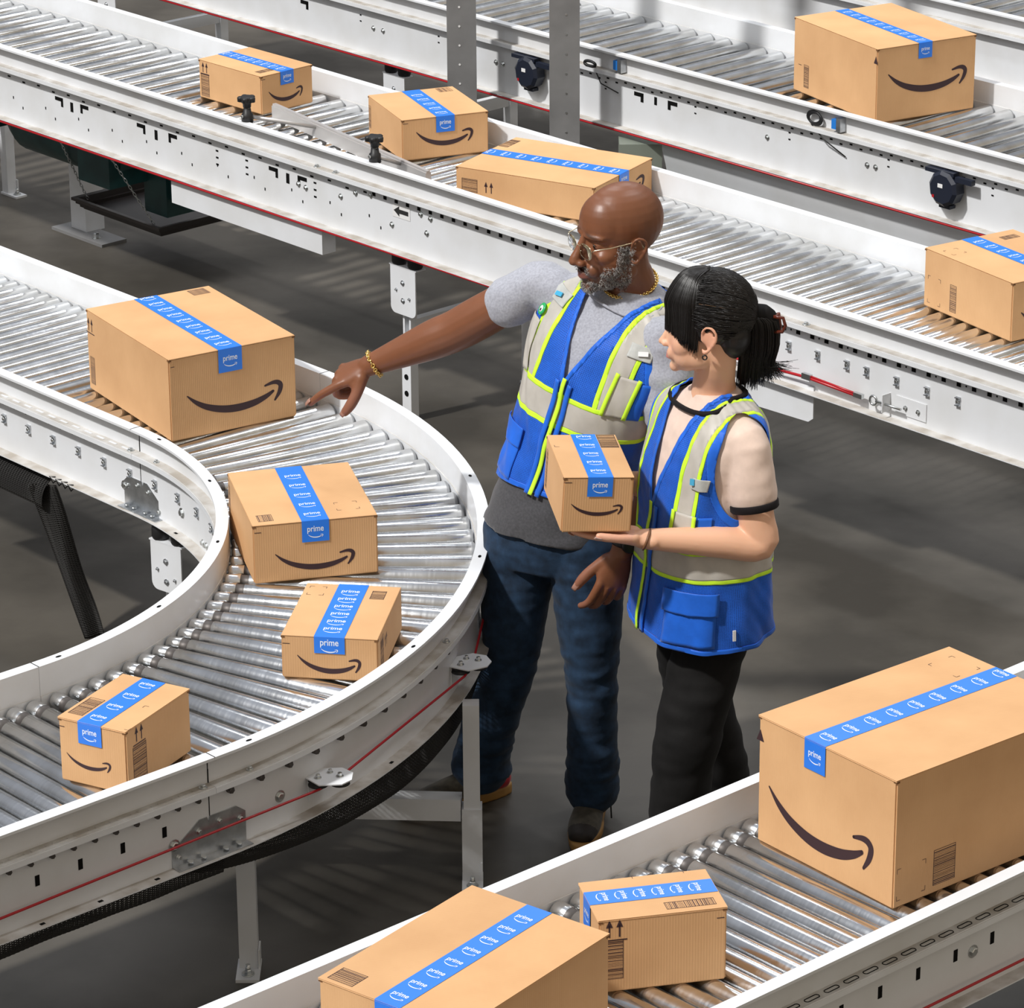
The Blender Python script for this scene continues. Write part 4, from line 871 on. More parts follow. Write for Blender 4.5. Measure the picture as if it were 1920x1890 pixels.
class Solid:
    """closed overlapping shapes that a voxel remesh fuses into one continuous surface"""
    def __init__(s): s.b = MB()
    def ell(s, c, r, R=None, n=16, M4=None):
        c = Vector(c); vs = [V(0, 0, 1)]; fs = []; m_ = n//2
        for i in range(1, m_):
            a = PI*i/m_
            for k in range(n): vs.append(V(math.sin(a)*math.cos(2*PI*k/n), math.sin(a)*math.sin(2*PI*k/n), math.cos(a)))
        vs.append(V(0, 0, -1)); last = len(vs)-1
        for k in range(n): fs.append((0, 1+k, 1+(k+1) % n)); fs.append((last, 1+(m_-2)*n+(k+1) % n, 1+(m_-2)*n+k))
        for i in range(m_-2):
            for k in range(n): fs.append((1+i*n+k, 1+(i+1)*n+k, 1+(i+1)*n+(k+1) % n, 1+i*n+(k+1) % n))
        rr = Vector(r) if hasattr(r, '__len__') else V(r, r, r)
        P = [V(v.x*rr.x, v.y*rr.y, v.z*rr.z) for v in vs]
        if R is not None: P = [R @ p for p in P]
        P = [p+c for p in P]
        if M4 is not None: P = [M4 @ p for p in P]
        s.b.add(P, fs)
    def chain(s, pts, rs, n=14, sub=4, M4=None, smooth=True):
        """rounded tapered limb through points with radii; a radius may be (a, b, dir): oval with width a along dir"""
        P = [tuple(p)+((r, r) if not hasattr(r, '__len__') else (r[0], r[1])) for p, r in zip(pts, rs)]
        dirs = [None if not hasattr(r, '__len__') else Vector(r[2]) for r in rs]
        C_ = catmull(P, sub) if (smooth and len(P) > 2) else P
        k_ = sub if (smooth and len(P) > 2) else 1
        rings = []; prev = None
        for i, q in enumerate(C_):
            p = V(*q[:3]); a = V(*C_[max(i-1, 0)][:3]); c = V(*C_[min(i+1, len(C_)-1)][:3]); t = (c-a).normalized()
            d0 = dirs[min(i//k_, len(dirs)-1)]; d1 = dirs[min(i//k_+1, len(dirs)-1)]
            if d0 is not None:
                f = (i % k_)/k_; d = d0.lerp(d1 if d1 is not None else d0, f); nn = (d-t*d.dot(t)).normalized()
            else: nn = (prev-t*prev.dot(t)).normalized() if prev is not None else t.orthogonal().normalized()
            prev = nn; bb = t.cross(nn); rings.append((p, nn, bb, t, q[3], q[4]))
        # hemispherical ends
        def cap(rg, sg):
            p, nn, bb, t, a, c = rg; m_ = min(a, c); return [(p+t*sg*m_*math.sin(x), nn, bb, t, a*math.cos(x), c*math.cos(x)) for x in (.5, 1.0, 1.4)]
        rings = cap(rings[0], -1)[::-1]+rings+cap(rings[-1], 1)
        vs = []; fs = []
        for (p, nn, bb, t, a, c) in rings: vs += [p+nn*math.cos(2*PI*k/n)*a+bb*math.sin(2*PI*k/n)*c for k in range(n)]
        for i in range(len(rings)-1):
            for k in range(n): fs.append((i*n+k, i*n+(k+1) % n, (i+1)*n+(k+1) % n, (i+1)*n+k))
        fs.append(tuple(range(n))[::-1]); fs.append(tuple((len(rings)-1)*n+k for k in range(n)))
        if M4 is not None: vs = [M4 @ p for p in vs]
        s.b.add(vs, fs)
    def loft(s, rings):
        n = len(rings[0]); vs = [p for r in rings for p in r]; fs = []
        for i in range(len(rings)-1):
            for k in range(n): fs.append((i*n+k, i*n+(k+1) % n, (i+1)*n+(k+1) % n, (i+1)*n+k))
        fs.append(tuple(range(n))[::-1]); fs.append(tuple((len(rings)-1)*n+k for k in range(n))); s.b.add(vs, fs)
    def build(s, name, m, parent, voxel=.004, it=6, origin=(0, 0, 0), disp=None, tint=None, fac=.5, mats=None, matfn=None):
        me = bpy.data.meshes.new(name); me.from_pydata(s.b.v, [], s.b.f)
        bm = bmesh.new(); bm.from_mesh(me); bmesh.ops.recalc_face_normals(bm, faces=bm.faces); bm.to_mesh(me); bm.free()
        o = bpy.data.objects.new(name, me); COL.objects.link(o)
        r = o.modifiers.new('r', 'REMESH'); r.mode = 'VOXEL'; r.voxel_size = voxel; r.use_smooth_shade = True
        if it: sm = o.modifiers.new('s', 'SMOOTH'); sm.factor = fac; sm.iterations = it
        dg = bpy.context.evaluated_depsgraph_get(); me2 = bpy.data.meshes.new_from_object(o.evaluated_get(dg)); bpy.data.objects.remove(o); bpy.data.meshes.remove(me)
        og = Vector(origin)
        if disp:
            nr = [v.normal.copy() for v in me2.vertices]
            for v, n_ in zip(me2.vertices, nr): v.co = v.co+n_*disp(v.co, n_)
        if tint:
            ca = me2.color_attributes.new('tint', 'FLOAT_COLOR', 'POINT'); buf = []
            for v in me2.vertices: buf += list(tint(v.co))+[1]
            ca.data.foreach_set('color', buf)
        me2.materials.clear()
        for mm in (mats or [m]): me2.materials.append(mm)
        if matfn:
            for p in me2.polygons: p.material_index = matfn(p.center)
        else: me2.polygons.foreach_set('material_index', [0]*len(me2.polygons))
        for v in me2.vertices: v.co -= og
        me2.polygons.foreach_set('use_smooth', [True]*len(me2.polygons)); me2.name = name; me2.update()
        ob = bpy.data.objects.new(name, me2); COL.objects.link(ob); ob.parent = parent
        return ob
def kid(mb, name, m, parent, base):
    """base = world point of the person's root"""
    return mb.build(name, m, parent, base)
def frame(x, z):
    x = Vector(x).normalized(); z = Vector(z); z = (z-x*z.dot(x)).normalized(); return x, z

def hand(S, wrist, x, z, left, s=1.0, curl=((.1, .15, .1),)*4, thumb=(V(.55, .75, -.35), V(.8, .5, -.3)), spread=(.10, .02, -.05, -.14), palm_th=.0145, fat=1.0):
    """wrist point, x towards the fingers, z out of the back of the hand; returns tips and the frame"""
    x, z = frame(x, z); y = x.cross(z) if left else z.cross(x)
    def P(a, b, c): return wrist+(x*a+y*b+z*c)*s
    # wrist and palm
    for (a, ra, rb, b) in ((-.02, .027, .021, 0), (.01, .029, .019, 0), (.035, .037, palm_th+.002, 0), (.062, .041, palm_th, .0), (.082, .040, palm_th-.002, .0)):
        pass
    S.chain([P(-.03, 0, 0), P(.0, 0, 0), P(.03, .001, -.002), (P(.06, .001, -.003)), P(.078, 0, -.003)],
            [(.029*s, .022*s, y), (.028*s, .021*s, y), (.037*s, .0165*s*fat, y), (.041*s, palm_th*s*fat, y), (.040*s, (palm_th-.002)*s*fat, y)], n=20)
    S.chain([P(.018, .022, -.010), P(.045, .036, -.012)], [.015*s, .0125*s])      # ball of the thumb
    S.chain([P(.02, -.022, -.010), P(.06, -.026, -.010)], [.013*s, .012*s])
    tips = []
    bases = ((.088, .029), (.092, .0095), (.088, -.0105), (.080, -.029)); lens = ((.042, .026, .021), (.047, .030, .022), (.043, .028, .022), (.034, .021, .019)); rad = tuple(fat*q for q in (.0094, .0096, .0090, .0080))
    for i in range(4):
        a, b = bases[i]; d = (x*math.cos(spread[i])+y*math.sin(spread[i])).normalized(); p = P(a-.012, b, -.002); dn = z.copy()
        pts = [p-d*.01*s, p]; rs = [rad[i]*s*1.05, rad[i]*s*1.08]; ax = d.cross(z).normalized()
        cur = d.copy(); up = z.copy(); q = p+d*.012*s
        for j in range(3):
            ang = -curl[i % len(curl)][j]; Rm = Matrix.Rotation(ang, 3, ax) ; cur = Rm @ cur; up = Rm @ up
            pts.append(q.copy()); rs.append(rad[i]*s*(1.06-.10*j)); q = q+cur*lens[i][j]*s
        pts.append(q); rs.append(rad[i]*s*.78); S.chain(pts, rs, n=12, sub=3)
        tips.append((q.copy(), cur.copy(), up.copy(), rad[i]*s))
    b0 = P(.022, .026, -.008); d0 = (x*thumb[0].x+y*thumb[0].y+z*thumb[0].z).normalized(); d1 = (x*thumb[1].x+y*thumb[1].y+z*thumb[1].z).normalized()
    p1 = b0+d0*.042*s; p2 = p1+d0.lerp(d1, .5).normalized()*.032*s; p3 = p2+d1*.026*s
    S.chain([b0, p1, p2, p3], [.0150*s*fat, .0122*s*fat, .0116*s*fat, .0092*s*fat], n=12, sub=3)
    tips.append((p3, d1, (z*.7+y*.7-(d1*((z*.7+y*.7).dot(d1)))).normalized(), .0105*s))
    return tips, (x, y, z)
def nails(tips, parent, base, m, idx=(0, 1, 2, 3, 4)):
    for i in idx:
        p, d, up, r = tips[i]; b = MB(); t = d.cross(up).normalized(); c = p+up*r*.62+d*r*.15; vs = []; n1, n2 = 5, 7
        for a in range(n1):
            for k in range(n2):
                xx = (a/(n1-1)-.5)*r*1.9; yy = (k/(n2-1)-.5)*r*1.45*(1-.25*abs(a/(n1-1)-.4)); vs.append(c+d*xx+t*yy+up*(r*.34-(yy/r)**2*r*.42-max(0, xx)*.25))
        b.add(vs, [(a*n2+k, a*n2+k+1, (a+1)*n2+k+1, (a+1)*n2+k) for a in range(n1-1) for k in range(n2-1)], 0, True); o = kid(b, 'fingernail', m, parent, base)
        o.modifiers.new('s', 'SOLIDIFY').thickness = .0008

def head(S, Mh, fem=False):
    E = lambda c, r, R=None, n=20: S.ell(c, r, R, n, Mh)
    Ch = lambda p, r, n=12, sub=3: S.chain(p, r, n, sub, M4=Mh)
    if not fem:
        E((0, -.014, .036), (.0765, .100, .090), None, 32); E((0, .028, .040), (.066, .062, .070), None, 28)
        E((0, .030, -.030), (.064, .060, .078), None, 28)
        E((0, .040, -.082), (.050, .046, .034), None, 24); E((0, .074, -.106), (.022, .016, .016))
        for s in (-1, 1):
            E((s*.043, .052, -.026), (.022, .028, .020)); E((s*.052, .010, -.070), (.014, .034, .026)); E((s*.030, .0755, .022), (.030, .012, .008), Matrix.Rotation(s*-.48, 3, 'Z'))
            E((s*.031, .0650, .001), (.017, .0135, .0125)); E((s*.050, .040, -.050), (.018, .028, .030))
            E((s*.0145, .101, -.044), (.0085, .011, .0085)); E((s*.028, .078, -.060), (.016, .016, .018))
        Ch([(0, .086, .012), (0, .098, -.012), (0, .110, -.034)], [.0085, .0095, .0125]); E((0, .1135, -.040), (.0135, .0115, .0105))
        Ch([(-.024, .083, -.0725), (-.010, .095, -.0695), (0, .0955, -.0705), (.010, .095, -.0695), (.024, .083, -.0725)], [.003, .0048, .0045, .0048, .003])
        Ch([(-.022, .083, -.0775), (-.008, .0935, -.0800), (.008, .0935, -.0800), (.022, .083, -.0775)], [.003, .0058, .0058, .003])
        nk = .062
    else:
        E((0, -.010, .036), (.070, .090, .084), None, 32); E((0, .026, .036), (.061, .056, .064), None, 28)
        E((0, .030, -.028), (.058, .054, .070), None, 28)
        E((0, .038, -.072), (.042, .038, .032), None, 24); E((0, .064, -.094), (.017, .014, .014))
        for s in (-1, 1):
            E((s*.036, .046, -.034), (.026, .028, .030)); E((s*.040, .016, -.062), (.018, .036, .026)); E((s*.027, .034, -.060), (.030, .036, .034)); E((s*.026, .068, .018), (.022, .010, .007))
            E((s*.029, .0600, .0), (.0135, .0135, .011)); E((s*.011, .0895, -.042), (.0065, .008, .0065)); E((s*.026, .070, -.056), (.014, .014, .016))
        Ch([(0, .076, .006), (0, .084, -.014), (0, .094, -.034)], [.007, .0075, .0085]); E((0, .0975, -.0385), (.0085, .0085, .0078))
        Ch([(-.023, .068, -.0625), (-.009, .0815, -.0625), (0, .0825, -.0635), (.009, .0815, -.0625), (.023, .068, -.0625)], [.0025, .0040, .0038, .0040, .0025]); E((0, .050, -.060), (.034, .030, .028))
        Ch([(-.021, .068, -.0690), (-.007, .0805, -.0725), (.007, .0805, -.0725), (.021, .068, -.0690)], [.0025, .0048, .0048, .0025])
        nk = .046
    # ears
    w_ = .0745 if not fem else .0675
    for s in (-1, 1):
        pts = []
        for k in range(13):
            a = math.radians(-70+25*k); pts.append((s*(w_+.004+.009*(1 if 2 < k < 11 else .5)), -.010-.0155*math.sin(a)*1.0-.004*math.cos(a), -.014+.026*math.cos(a-.25)))
        pts = [(s*(w_+.002), .006, -.010), (s*(w_+.008), .004, .010), (s*(w_+.012), -.006, .020), (s*(w_+.016), -.020, .017), (s*(w_+.017), -.028, .002), (s*(w_+.014), -.025, -.014), (s*(w_+.009), -.015, -.030), (s*(w_+.006), -.004, -.040), (s*(w_+.002), .002, -.034)]
        Ch(pts, [.003, .0036, .0040, .0042, .0042, .004, .0042, .0055, .004])
        E((s*(w_+.003), -.012, -.008), (.006, .014, .022)); Ch([(s*(w_+.006), -.014, .010), (s*(w_+.010), -.018, -.004), (s*(w_+.007), -.012, -.020)], [.003, .003, .003]); E((s*(w_+.003), .003, -.012), (.005, .004, .006))
    return nk
def eyes(Mh, parent, base, fem=False, look=V(0, 1, 0)):
    look = Vector(look).normalized()
    for s in (-1, 1):
        c = V(s*(.031 if not fem else .029), .0655 if not fem else .0615, .0); r = .0128 if not fem else .0120
        S_ = Solid(); S_.ell(c, r, None, 24, Mh); b = S_.b; b.sm = [True]*len(b.f)
        eo = kid(b, 'eyeball', M['eye'], parent, base)
        b2 = MB(); ax = look; t = ax.orthogonal().normalized(); bb = ax.cross(t); vs = [Mh @ (c+ax*r*1.02)]
        for q in (.25, .5): vs += [Mh @ (c+(ax*math.cos(q)+(t*math.cos(k*PI/8)+bb*math.sin(k*PI/8))*math.sin(q))*r*1.02) for k in range(16)]
        b2.add(vs, [(0, 1+k, 1+(k+1) % 16) for k in range(16)]+[(1+k, 17+k, 17+(k+1) % 16, 1+(k+1) % 16) for k in range(16)], 0, True); kid(b2, 'iris', M['iris'], eo, base)
        # lids
        b3 = Solid(); 
        for up in (1, -1):
            pts = []
            for k in range(9):
                a = -1.15+2.3*k/8; h = (.42 if up > 0 else -.38)*math.cos(a*1.2)-(.05)
                d = V(math.sin(a)*math.cos(h), math.cos(a)*math.cos(h), math.sin(h)); pts.append(Mh @ (c+d*(r+.0006)))
            b3.b.tube(pts, .0009 if up > 0 else .0006, 6)
        kid(b3.b, 'eyelid', M['trim'] if up > 0 else M['trim'], parent, base)

def clip_poly(verts, polys, vals, keep=1):
    """cut polygons by a scalar at the vertices; verts = list of tuples (any length)"""
    out = []; cache = {}
    for pl in polys:
        n = len(pl); res = []
        for i in range(n):
            a, b = pl[i], pl[(i+1) % n]; va, vb = vals[a]*keep, vals[b]*keep
            if va >= 0: res.append(a)
            if (va >= 0) != (vb >= 0):
                k = (min(a, b), max(a, b))
                if k not in cache:
                    f = vals[k[0]]/(vals[k[0]]-vals[k[1]]); A, B_ = verts[k[0]], verts[k[1]]
                    verts.append(tuple(x+(y-x)*f for x, y in zip(A, B_))); vals.append(0.0); cache[k] = len(verts)-1
                res.append(cache[k])
        if len(res) > 2: out.append(res)
    return out
class Torso:
    def __init__(s, base, lean, yaw, roll, sec, bend=None):
        s.base, s.lean, s.yaw, s.roll, s.sec = Vector(base), Vector(lean), yaw, roll, sec; s.T0, s.T1 = sec[0][0], sec[-1][0]
    def S(s, t):
        q = s.sec
        for i in range(len(q)-1):
            if t <= q[i+1][0] or i == len(q)-2:
                t0, t1 = q[i][0], q[i+1][0]; f = max(0, min(1, (t-t0)/(t1-t0))); 
                p0 = q[max(i-1, 0)]; p1 = q[i]; p2 = q[i+1]; p3 = q[min(i+2, len(q)-1)]; r = []
                for j in (1, 2, 3):
                    m1 = (p2[j]-p0[j])/(p2[0]-p0[0]); m2 = (p3[j]-p1[j])/(p3[0]-p1[0]); h = t1-t0
                    r.append((2*f**3-3*f*f+1)*p1[j]+(f**3-2*f*f+f)*m1*h+(-2*f**3+3*f*f)*p2[j]+(f**3-f*f)*m2*h)
                return r
    def rot(s, t):
        f = max(0, min(1, t/.5)); y = s.yaw[0]+(s.yaw[1]-s.yaw[0])*f; r = s.roll[0]+(s.roll[1]-s.roll[0])*f
        return Matrix.Rotation(y, 3, 'Z') @ Matrix.Rotation(r, 3, 'Y')
    def L(s, th, t):
        a, b, cy = s.S(t); e = .86
        sn, cs = math.sin(th), math.cos(th); return V(a*math.copysign(abs(sn)**e, sn), -b*math.copysign(abs(cs)**e, cs)+cy, 0)
    def P0(s, th, t): return s.base+s.lean*t+s.rot(t) @ s.L(th, t)
    def N(s, th, t):
        e = .02; a = s.P0(th+e, t)-s.P0(th-e, t); t0, t1 = max(s.T0, t-.006), min(s.T1, t+.006); b = s.P0(th, t1)-s.P0(th, t0); n = a.cross(b); return n.normalized() if n.length > 1e-12 else V(0, 0, 1)
    def P(s, th, t, off=0): return s.P0(th, t)+s.N(th, t)*off
    def ring(s, t, off, n=48): return [s.base+s.lean*t+s.rot(t) @ (s.L(2*PI*k/n, t)*(1+off/max(.05, s.S(t)[0]))) for k in range(n)]
    def solid(s, S_, t0, t1, off, m=40):
        S_.loft([s.ring(t0+(t1-t0)*i/m, off) for i in range(m+1)])

def vest(T, parent, base, P, name='safety_vest'):
    """P: t0 hem, t1 top, tv bottom of the V, vw width of the V at the top, arm (ty centre, ry, tc, rt), band (t0,t1), sx suspender centre (low, high), wr wrinkle fn, off"""
    nth, ntt = 160, 120; verts = []; polys = []
    for j in range(ntt+1):
        t = P['t0']+(P['t1']-P['t0'])*j/ntt
        for i in range(nth+1):
            th = -PI+2*PI*i/nth; verts.append((th, t))
    for j in range(ntt):
        for i in range(nth): a = j*(nth+1)+i; polys.append([a, a+1, a+nth+2, a+nth+1])
    def lx(v):
        p = T.L(v[0], v[1]); return p.x, p.y
    def fV(v):                      # front opening
        x, y = lx(v)
        if abs(v[0]) > PI/2: return 1.0
        w_ = max(-.5, (v[1]-P['tv'])/(P['tn']-P['tv']))*P['vw']; return abs(x)-w_ if v[1] > P['tv'] else min(1, abs(x)-w_+.0)
    def fA(v):
        x, y = lx(v); ty, ry, tc, rt = P['arm']; e = math.sqrt(((y-ty)/ry)**2+((v[1]-tc)/rt)**2)
        d1 = (e-1)*ry
        if abs(x) < P['xs']*.62: d1 = max(d1, .05)
        d2 = P['xs']-abs(x)+max(0, (tc-v[1]))*4
        return min(d1, d2) if abs(x) > P['xs']*.4 else .05
    def keep(ps, f, k=1):
        return clip_poly(verts, ps, [f(v) for v in verts], k)
    def run(ps, f, k=1):
        vals = [f(v) for v in verts]; return clip_poly(verts, ps, vals, k)
    polys = run(polys, fV); polys = run(polys, fA); polys = run(polys, lambda v: P['tb']-v[1] if abs(v[0]) > PI/2 else 1.0)
    if P.get('hem'): polys = run(polys, lambda v: v[1]-P['hem'](v[0]))
    def sc(t): 
        f = max(0, min(1, (t-P['band'][1])/(P['t1']-P['band'][1]))); return P['sx'][0]+(P['sx'][1]-P['sx'][0])*f
    def st(v):
        tt = min(v[1], T.T1-.01); n_ = T.N(v[0], tt); la = T.rot(tt) @ V(1, 0, 0); d = n_.dot(la); return min(3.0, 1/math.sqrt(max(.02, 1-d*d)))
    def fS(w_): return lambda v: w_-abs(abs(lx(v)[0])-sc(v[1]))*st(v) if v[1] > P['band'][0] else -1
    def fB(d): return lambda v: min(v[1]-(P['band'][0]-d), P['band'][1]+d-v[1])
    def fE(d): return lambda v: d-min(abs(fV(v)) if abs(v[0]) < PI/2 and v[1] > P['tv']-.02 else 1, fA(v), v[1]-(P['hem'](v[0]) if P.get('hem') else P['t0']), (P['tb']-v[1]) if abs(v[0]) > PI/2 else 1)
    band_o = run(polys, fB(P['lw'])); rest = run(polys, fB(P['lw']), -1)
    band_s = run(band_o, fB(0)); band_l = run(band_o, fB(0), -1)
    sus_o = run(rest, fS(P['sw']+P['lw'])); rest2 = run(rest, fS(P['sw']+P['lw']), -1)
    sus_s = run(sus_o, fS(P['sw'])); sus_l = run(sus_o, fS(P['sw']), -1)
    edge = run(rest2, fE(P.get('ew', .014))); body = run(rest2, fE(P.get('ew', .014)), -1)
    def out(nm, ps, m, off, par, bs, thick=.0016):
        idx = {}; vs = []; fs = []; uv = []
        for pl in ps:
            f = []
            for q in pl:
                if q not in idx:
                    idx[q] = len(vs); th, t = verts[q]; vs.append(T.P(th, t, P['off']+P['wr'](th, t)+off)); uv.append((th*.17, t))
                f.append(idx[q])
            f2 = [f[i] for i in range(len(f)) if f[i] != f[i-1]]
            if len(f2) > 2: fs.append(f2)
        b = MB(); b.add(vs, fs, 0, True); o = b.build(nm, m, par, bs, fix=False); me = o.data; ul = me.uv_layers.new(name='uv')
        for lp in me.loops: ul.data[lp.index].uv = uv[lp.vertex_index]
        s_ = o.modifiers.new('s', 'SOLIDIFY'); s_.thickness = thick; s_.offset = -1; return o
    def comps(nm, ps, *a):
        par = {}
        def find(x):
            while par.setdefault(x, x) != x: par[x] = par[par[x]]; x = par[x]
            return x
        def key(q): th, t = verts[q]; return (round((th if th < PI-1e-6 else -PI), 5), round(t, 5))
        for pl in ps:
            k0 = key(pl[0])
            for q in pl[1:]: par[find(key(q))] = find(k0)
        g = {}
        for pl in ps: g.setdefault(find(key(pl[0])), []).append(pl)
        for k_, l_ in g.items():
            if len(l_) > 12: out(nm, l_, *a)
    v_ = out(name, body, M['vest'], 0, parent, base)
    comps('edge_binding', edge, M['vest_plain'], .0012, v_, base, .003)
    comps('reflective_band', band_s, M['silver'], .0012, v_, base, .002); comps('lime_border', band_l, M['lime'], .0016, v_, base, .002)
    comps('reflective_strap', sus_s, M['silver'], .0012, v_, base, .002); comps('lime_border', sus_l, M['lime'], .0016, v_, base, .002)
    return v_
def patch(T, P, parent, nm, m, th0, th1, t0, t1, off, th_=.002, wob=0):
    """a rectangle of cloth on the torso surface"""
    b = MB(); n1, n2 = 14, 14; vs = []
    for j in range(n2+1):
        for i in range(n1+1):
            th = th0+(th1-th0)*i/n1; t = t0+(t1-t0)*j/n2; vs.append(T.P(th, t, P['off']+P['wr'](th, t)+off))
    b.add(vs, [(j*(n1+1)+i, j*(n1+1)+i+1, (j+1)*(n1+1)+i+1, (j+1)*(n1+1)+i) for j in range(n2) for i in range(n1)], 0, True)
    o = b.build(nm, m, parent, T.org, fix=False); o.modifiers.new('s', 'SOLIDIFY').thickness = th_
    ul = o.data.uv_layers.new(name='uv')
    for lp in o.data.loops: q = o.data.vertices[lp.vertex_index].co.copy(); ul.data[lp.index].uv = (q.x, q.z)
    return o
def ribbon(T, P, parent, nm, m, path, wd, off, th_=.002):
    """cloth ribbon along (theta, t) path on the torso"""
    b = MB(); C_ = catmull([tuple(p) for p in path], 8); pts = [T.P(a, t, P['off']+P['wr'](a, t)+off) for a, t in C_]; vs = []
    for i, (a, t) in enumerate(C_):
        d = (pts[min(i+1, len(pts)-1)]-pts[max(i-1, 0)]).normalized(); n_ = T.N(a, t); s_ = d.cross(n_).normalized()
        vs += [pts[i]+s_*wd/2, pts[i], pts[i]-s_*wd/2]
    b.add(vs, [(3*i+k, 3*i+k+1, 3*i+4+k, 3*i+3+k) for i in range(len(pts)-1) for k in (0, 1)], 0, True)
    o = b.build(nm, m, parent, T.org, fix=False); o.modifiers.new('s', 'SOLIDIFY').thickness = th_; return o
def shoe(parent, base, heel, toe, name='shoe', s=1.0, red=False):
    heel = Vector(heel); toe = Vector(toe); x = (toe-heel); Ln = x.length; x.normalize(); z = V(0, 0, 1); y = z.cross(x)
    Pp = lambda a, b_, c: heel+x*a*Ln+y*b_*s+z*c*s
    def outline(k, n=28):
        pts = []
        for i in range(n):
            a = 2*PI*i/n; u = .5+.5*math.cos(a); w_ = (.046-.010*abs(u-.68)/.68 - .008*math.exp(-((u-.38)/.16)**2))*math.sin(a)*(1+.0*k); 
            w_ = math.copysign(abs(w_)**.9*.046**.1, w_); pts.append((-.02+1.04*u, w_*k))
        return pts
    S_ = Solid(); rings = []
    for z_, k in ((0.0, .92), (.004, 1.02), (.022, 1.08), (.030, 1.04)):
        rings.append([Pp(u+( .0), w_*k, z_+(.012*max(0, u-.75)**1.0 if z_ < .005 else .006*max(0, .2-u))) for u, w_ in outline(1)])
    S_.loft(rings); so = S_.build('sole', M['sole'], None, .0035, 3, base)
    S2 = Solid()
    S2.chain([Pp(.10, 0, .052), Pp(.28, 0, .058), Pp(.50, 0, .052), Pp(.72, 0, .042), Pp(.90, 0, .036)], [(.036*s, .034*s, y), (.037*s, .038*s, y), (.040*s, .034*s, y), (.044*s, .026*s, y), (.034*s, .018*s, y)], n=20)
    S2.chain([Pp(.14, 0, .06), Pp(.17, 0, .105)], [(.038*s, .036*s, y), (.036*s, .042*s, y)], n=18)
    S2.chain([Pp(.20, 0, .085), Pp(.45, 0, .070)], [(.030*s, .022*s, y), (.022*s, .018*s, y)], n=18)
    def mf(c):
        d = (c-heel).dot(x)/Ln; h = c.z
        if d > .80: return 1
        if red and h < .060 and d < .4: return 2
        return 0
    up = S2.build(name, M['shoe'], parent, .004, 4, base, mats=[M['shoe'], M['shoe_toe'], M['shoe_red']], matfn=mf)
    so.parent = up
    b = MB()
    for k in range(6):
        u = .44+.05*k; h = .088-.0085*k
        b.tube([Pp(u, -.024, h-.008), Pp(u+.01, -.010, h+.001), Pp(u+.025, .010, h+.001), Pp(u+.03, .024, h-.010)], .0022, 5)
        b.tube([Pp(u, .024, h-.008), Pp(u+.01, .010, h+.0015), Pp(u+.025, -.010, h+.0015), Pp(u+.03, -.024, h-.010)], .0022, 5)
    b.tube([Pp(.36, .01, .095), Pp(.34, .035, .09), Pp(.40, .055, .06), Pp(.46, .06, .03)], .0022, 5)
    b.build('laces', M['lace'], up, base)
    return up
def fold_noise(p, f, amp):
    return amp*(noise.noise(V(p.x*f[0], p.y*f[1], p.z*f[2]))+.5*noise.noise(V(p.x*f[0]*2.1+5, p.y*f[1]*2.1, p.z*f[2]*2.1)))
# ------------------------------------------------------------------ the bald man
MB0 = V(.10, 8.93, 0)
man = thing('person', 'bald bearded person in blue safety vest and jeans pointing at the left boxes', 'person', MB0)
Tm = Torso((.105, 8.955, .855), V(.200, .01, .625)/.60, (math.radians(-35), math.radians(-45)), (math.radians(3), math.radians(14)),
           [(-.16, .185, .135, .0), (-.05, .176, .132, 0), (.05, .166, .130, 0), (.15, .166, .125, 0), (.27, .176, .130, 0), (.38, .196, .132, .0), (.46, .210, .122, .005), (.515, .206, .102, .010), (.55, .168, .084, .014), (.575, .108, .068, .016), (.60, .070, .060, .016), (.63, .058, .056, .012)])
Rsh, Relb, Rwri = V(.088, 9.10, 1.440), V(-.143, 9.20, 1.277), V(-.378, 9.28, 1.152)
Lsh, Lelb, Lwri = V(.392, 8.845, 1.375), V(.398, 8.80, 1.09), V(.275, 8.69, .850)
# head frame: looks left and down
hy = math.radians(64)      # yaw of the face from the camera direction to the left
fwd = V(-math.sin(hy), -math.cos(hy), 0); pitch = math.radians(3)
Rz = Matrix.Rotation(PI-hy, 3, 'Z')        # local +y becomes fwd
Rz = Matrix(((0, 0, 0),)*3); right = V(0, 0, 1).cross(-fwd)   # local +x
right = fwd.cross(V(0, 0, 1)); yv = (fwd*math.cos(pitch)-V(0, 0, 1)*math.sin(pitch)); zv = right.cross(yv)
tilt = Matrix.Rotation(math.radians(-4), 3, yv); right = tilt @ right; zv = tilt @ zv
Tm.org = MB0; HS = 1.10; HC = V(.270, 8.945, 1.612)
Mh = Matrix(((right.x*HS, yv.x*HS, zv.x*HS, HC.x), (right.y*HS, yv.y*HS, zv.y*HS, HC.y), (right.z*HS, yv.z*HS, zv.z*HS, HC.z), (0, 0, 0, 1)))
S = Solid(); head(S, Mh)
nb = Tm.P0(0, .60)*.5+Tm.P0(PI, .60)*.5
S.chain([Mh @ V(0, -.018, -.04), Mh @ V(0, -.022, -.085), nb+V(-.01, 0, .0), nb-V(.02, 0, .06)], [.054*HS, .055*HS, .062, .07], n=24)
Tm.solid(S, -.02, .60, -.022)
cR = (Tm.P0(0, .45)+Tm.P0(PI, .45))*.25+Rsh*.5; cL = (Tm.P0(0, .45)+Tm.P0(PI, .45))*.25+Lsh*.5
S.chain([cR-V(0, 0, .01), Rsh-V(0, 0, .01), Rsh.lerp(Relb, .3), Rsh.lerp(Relb, .72), Relb, Relb.lerp(Rwri, .25), Relb.lerp(Rwri, .6), Relb.lerp(Rwri, .9), Rwri], [.045, .050, .054, .057, .055, .053, .042, .032, .029], n=20)
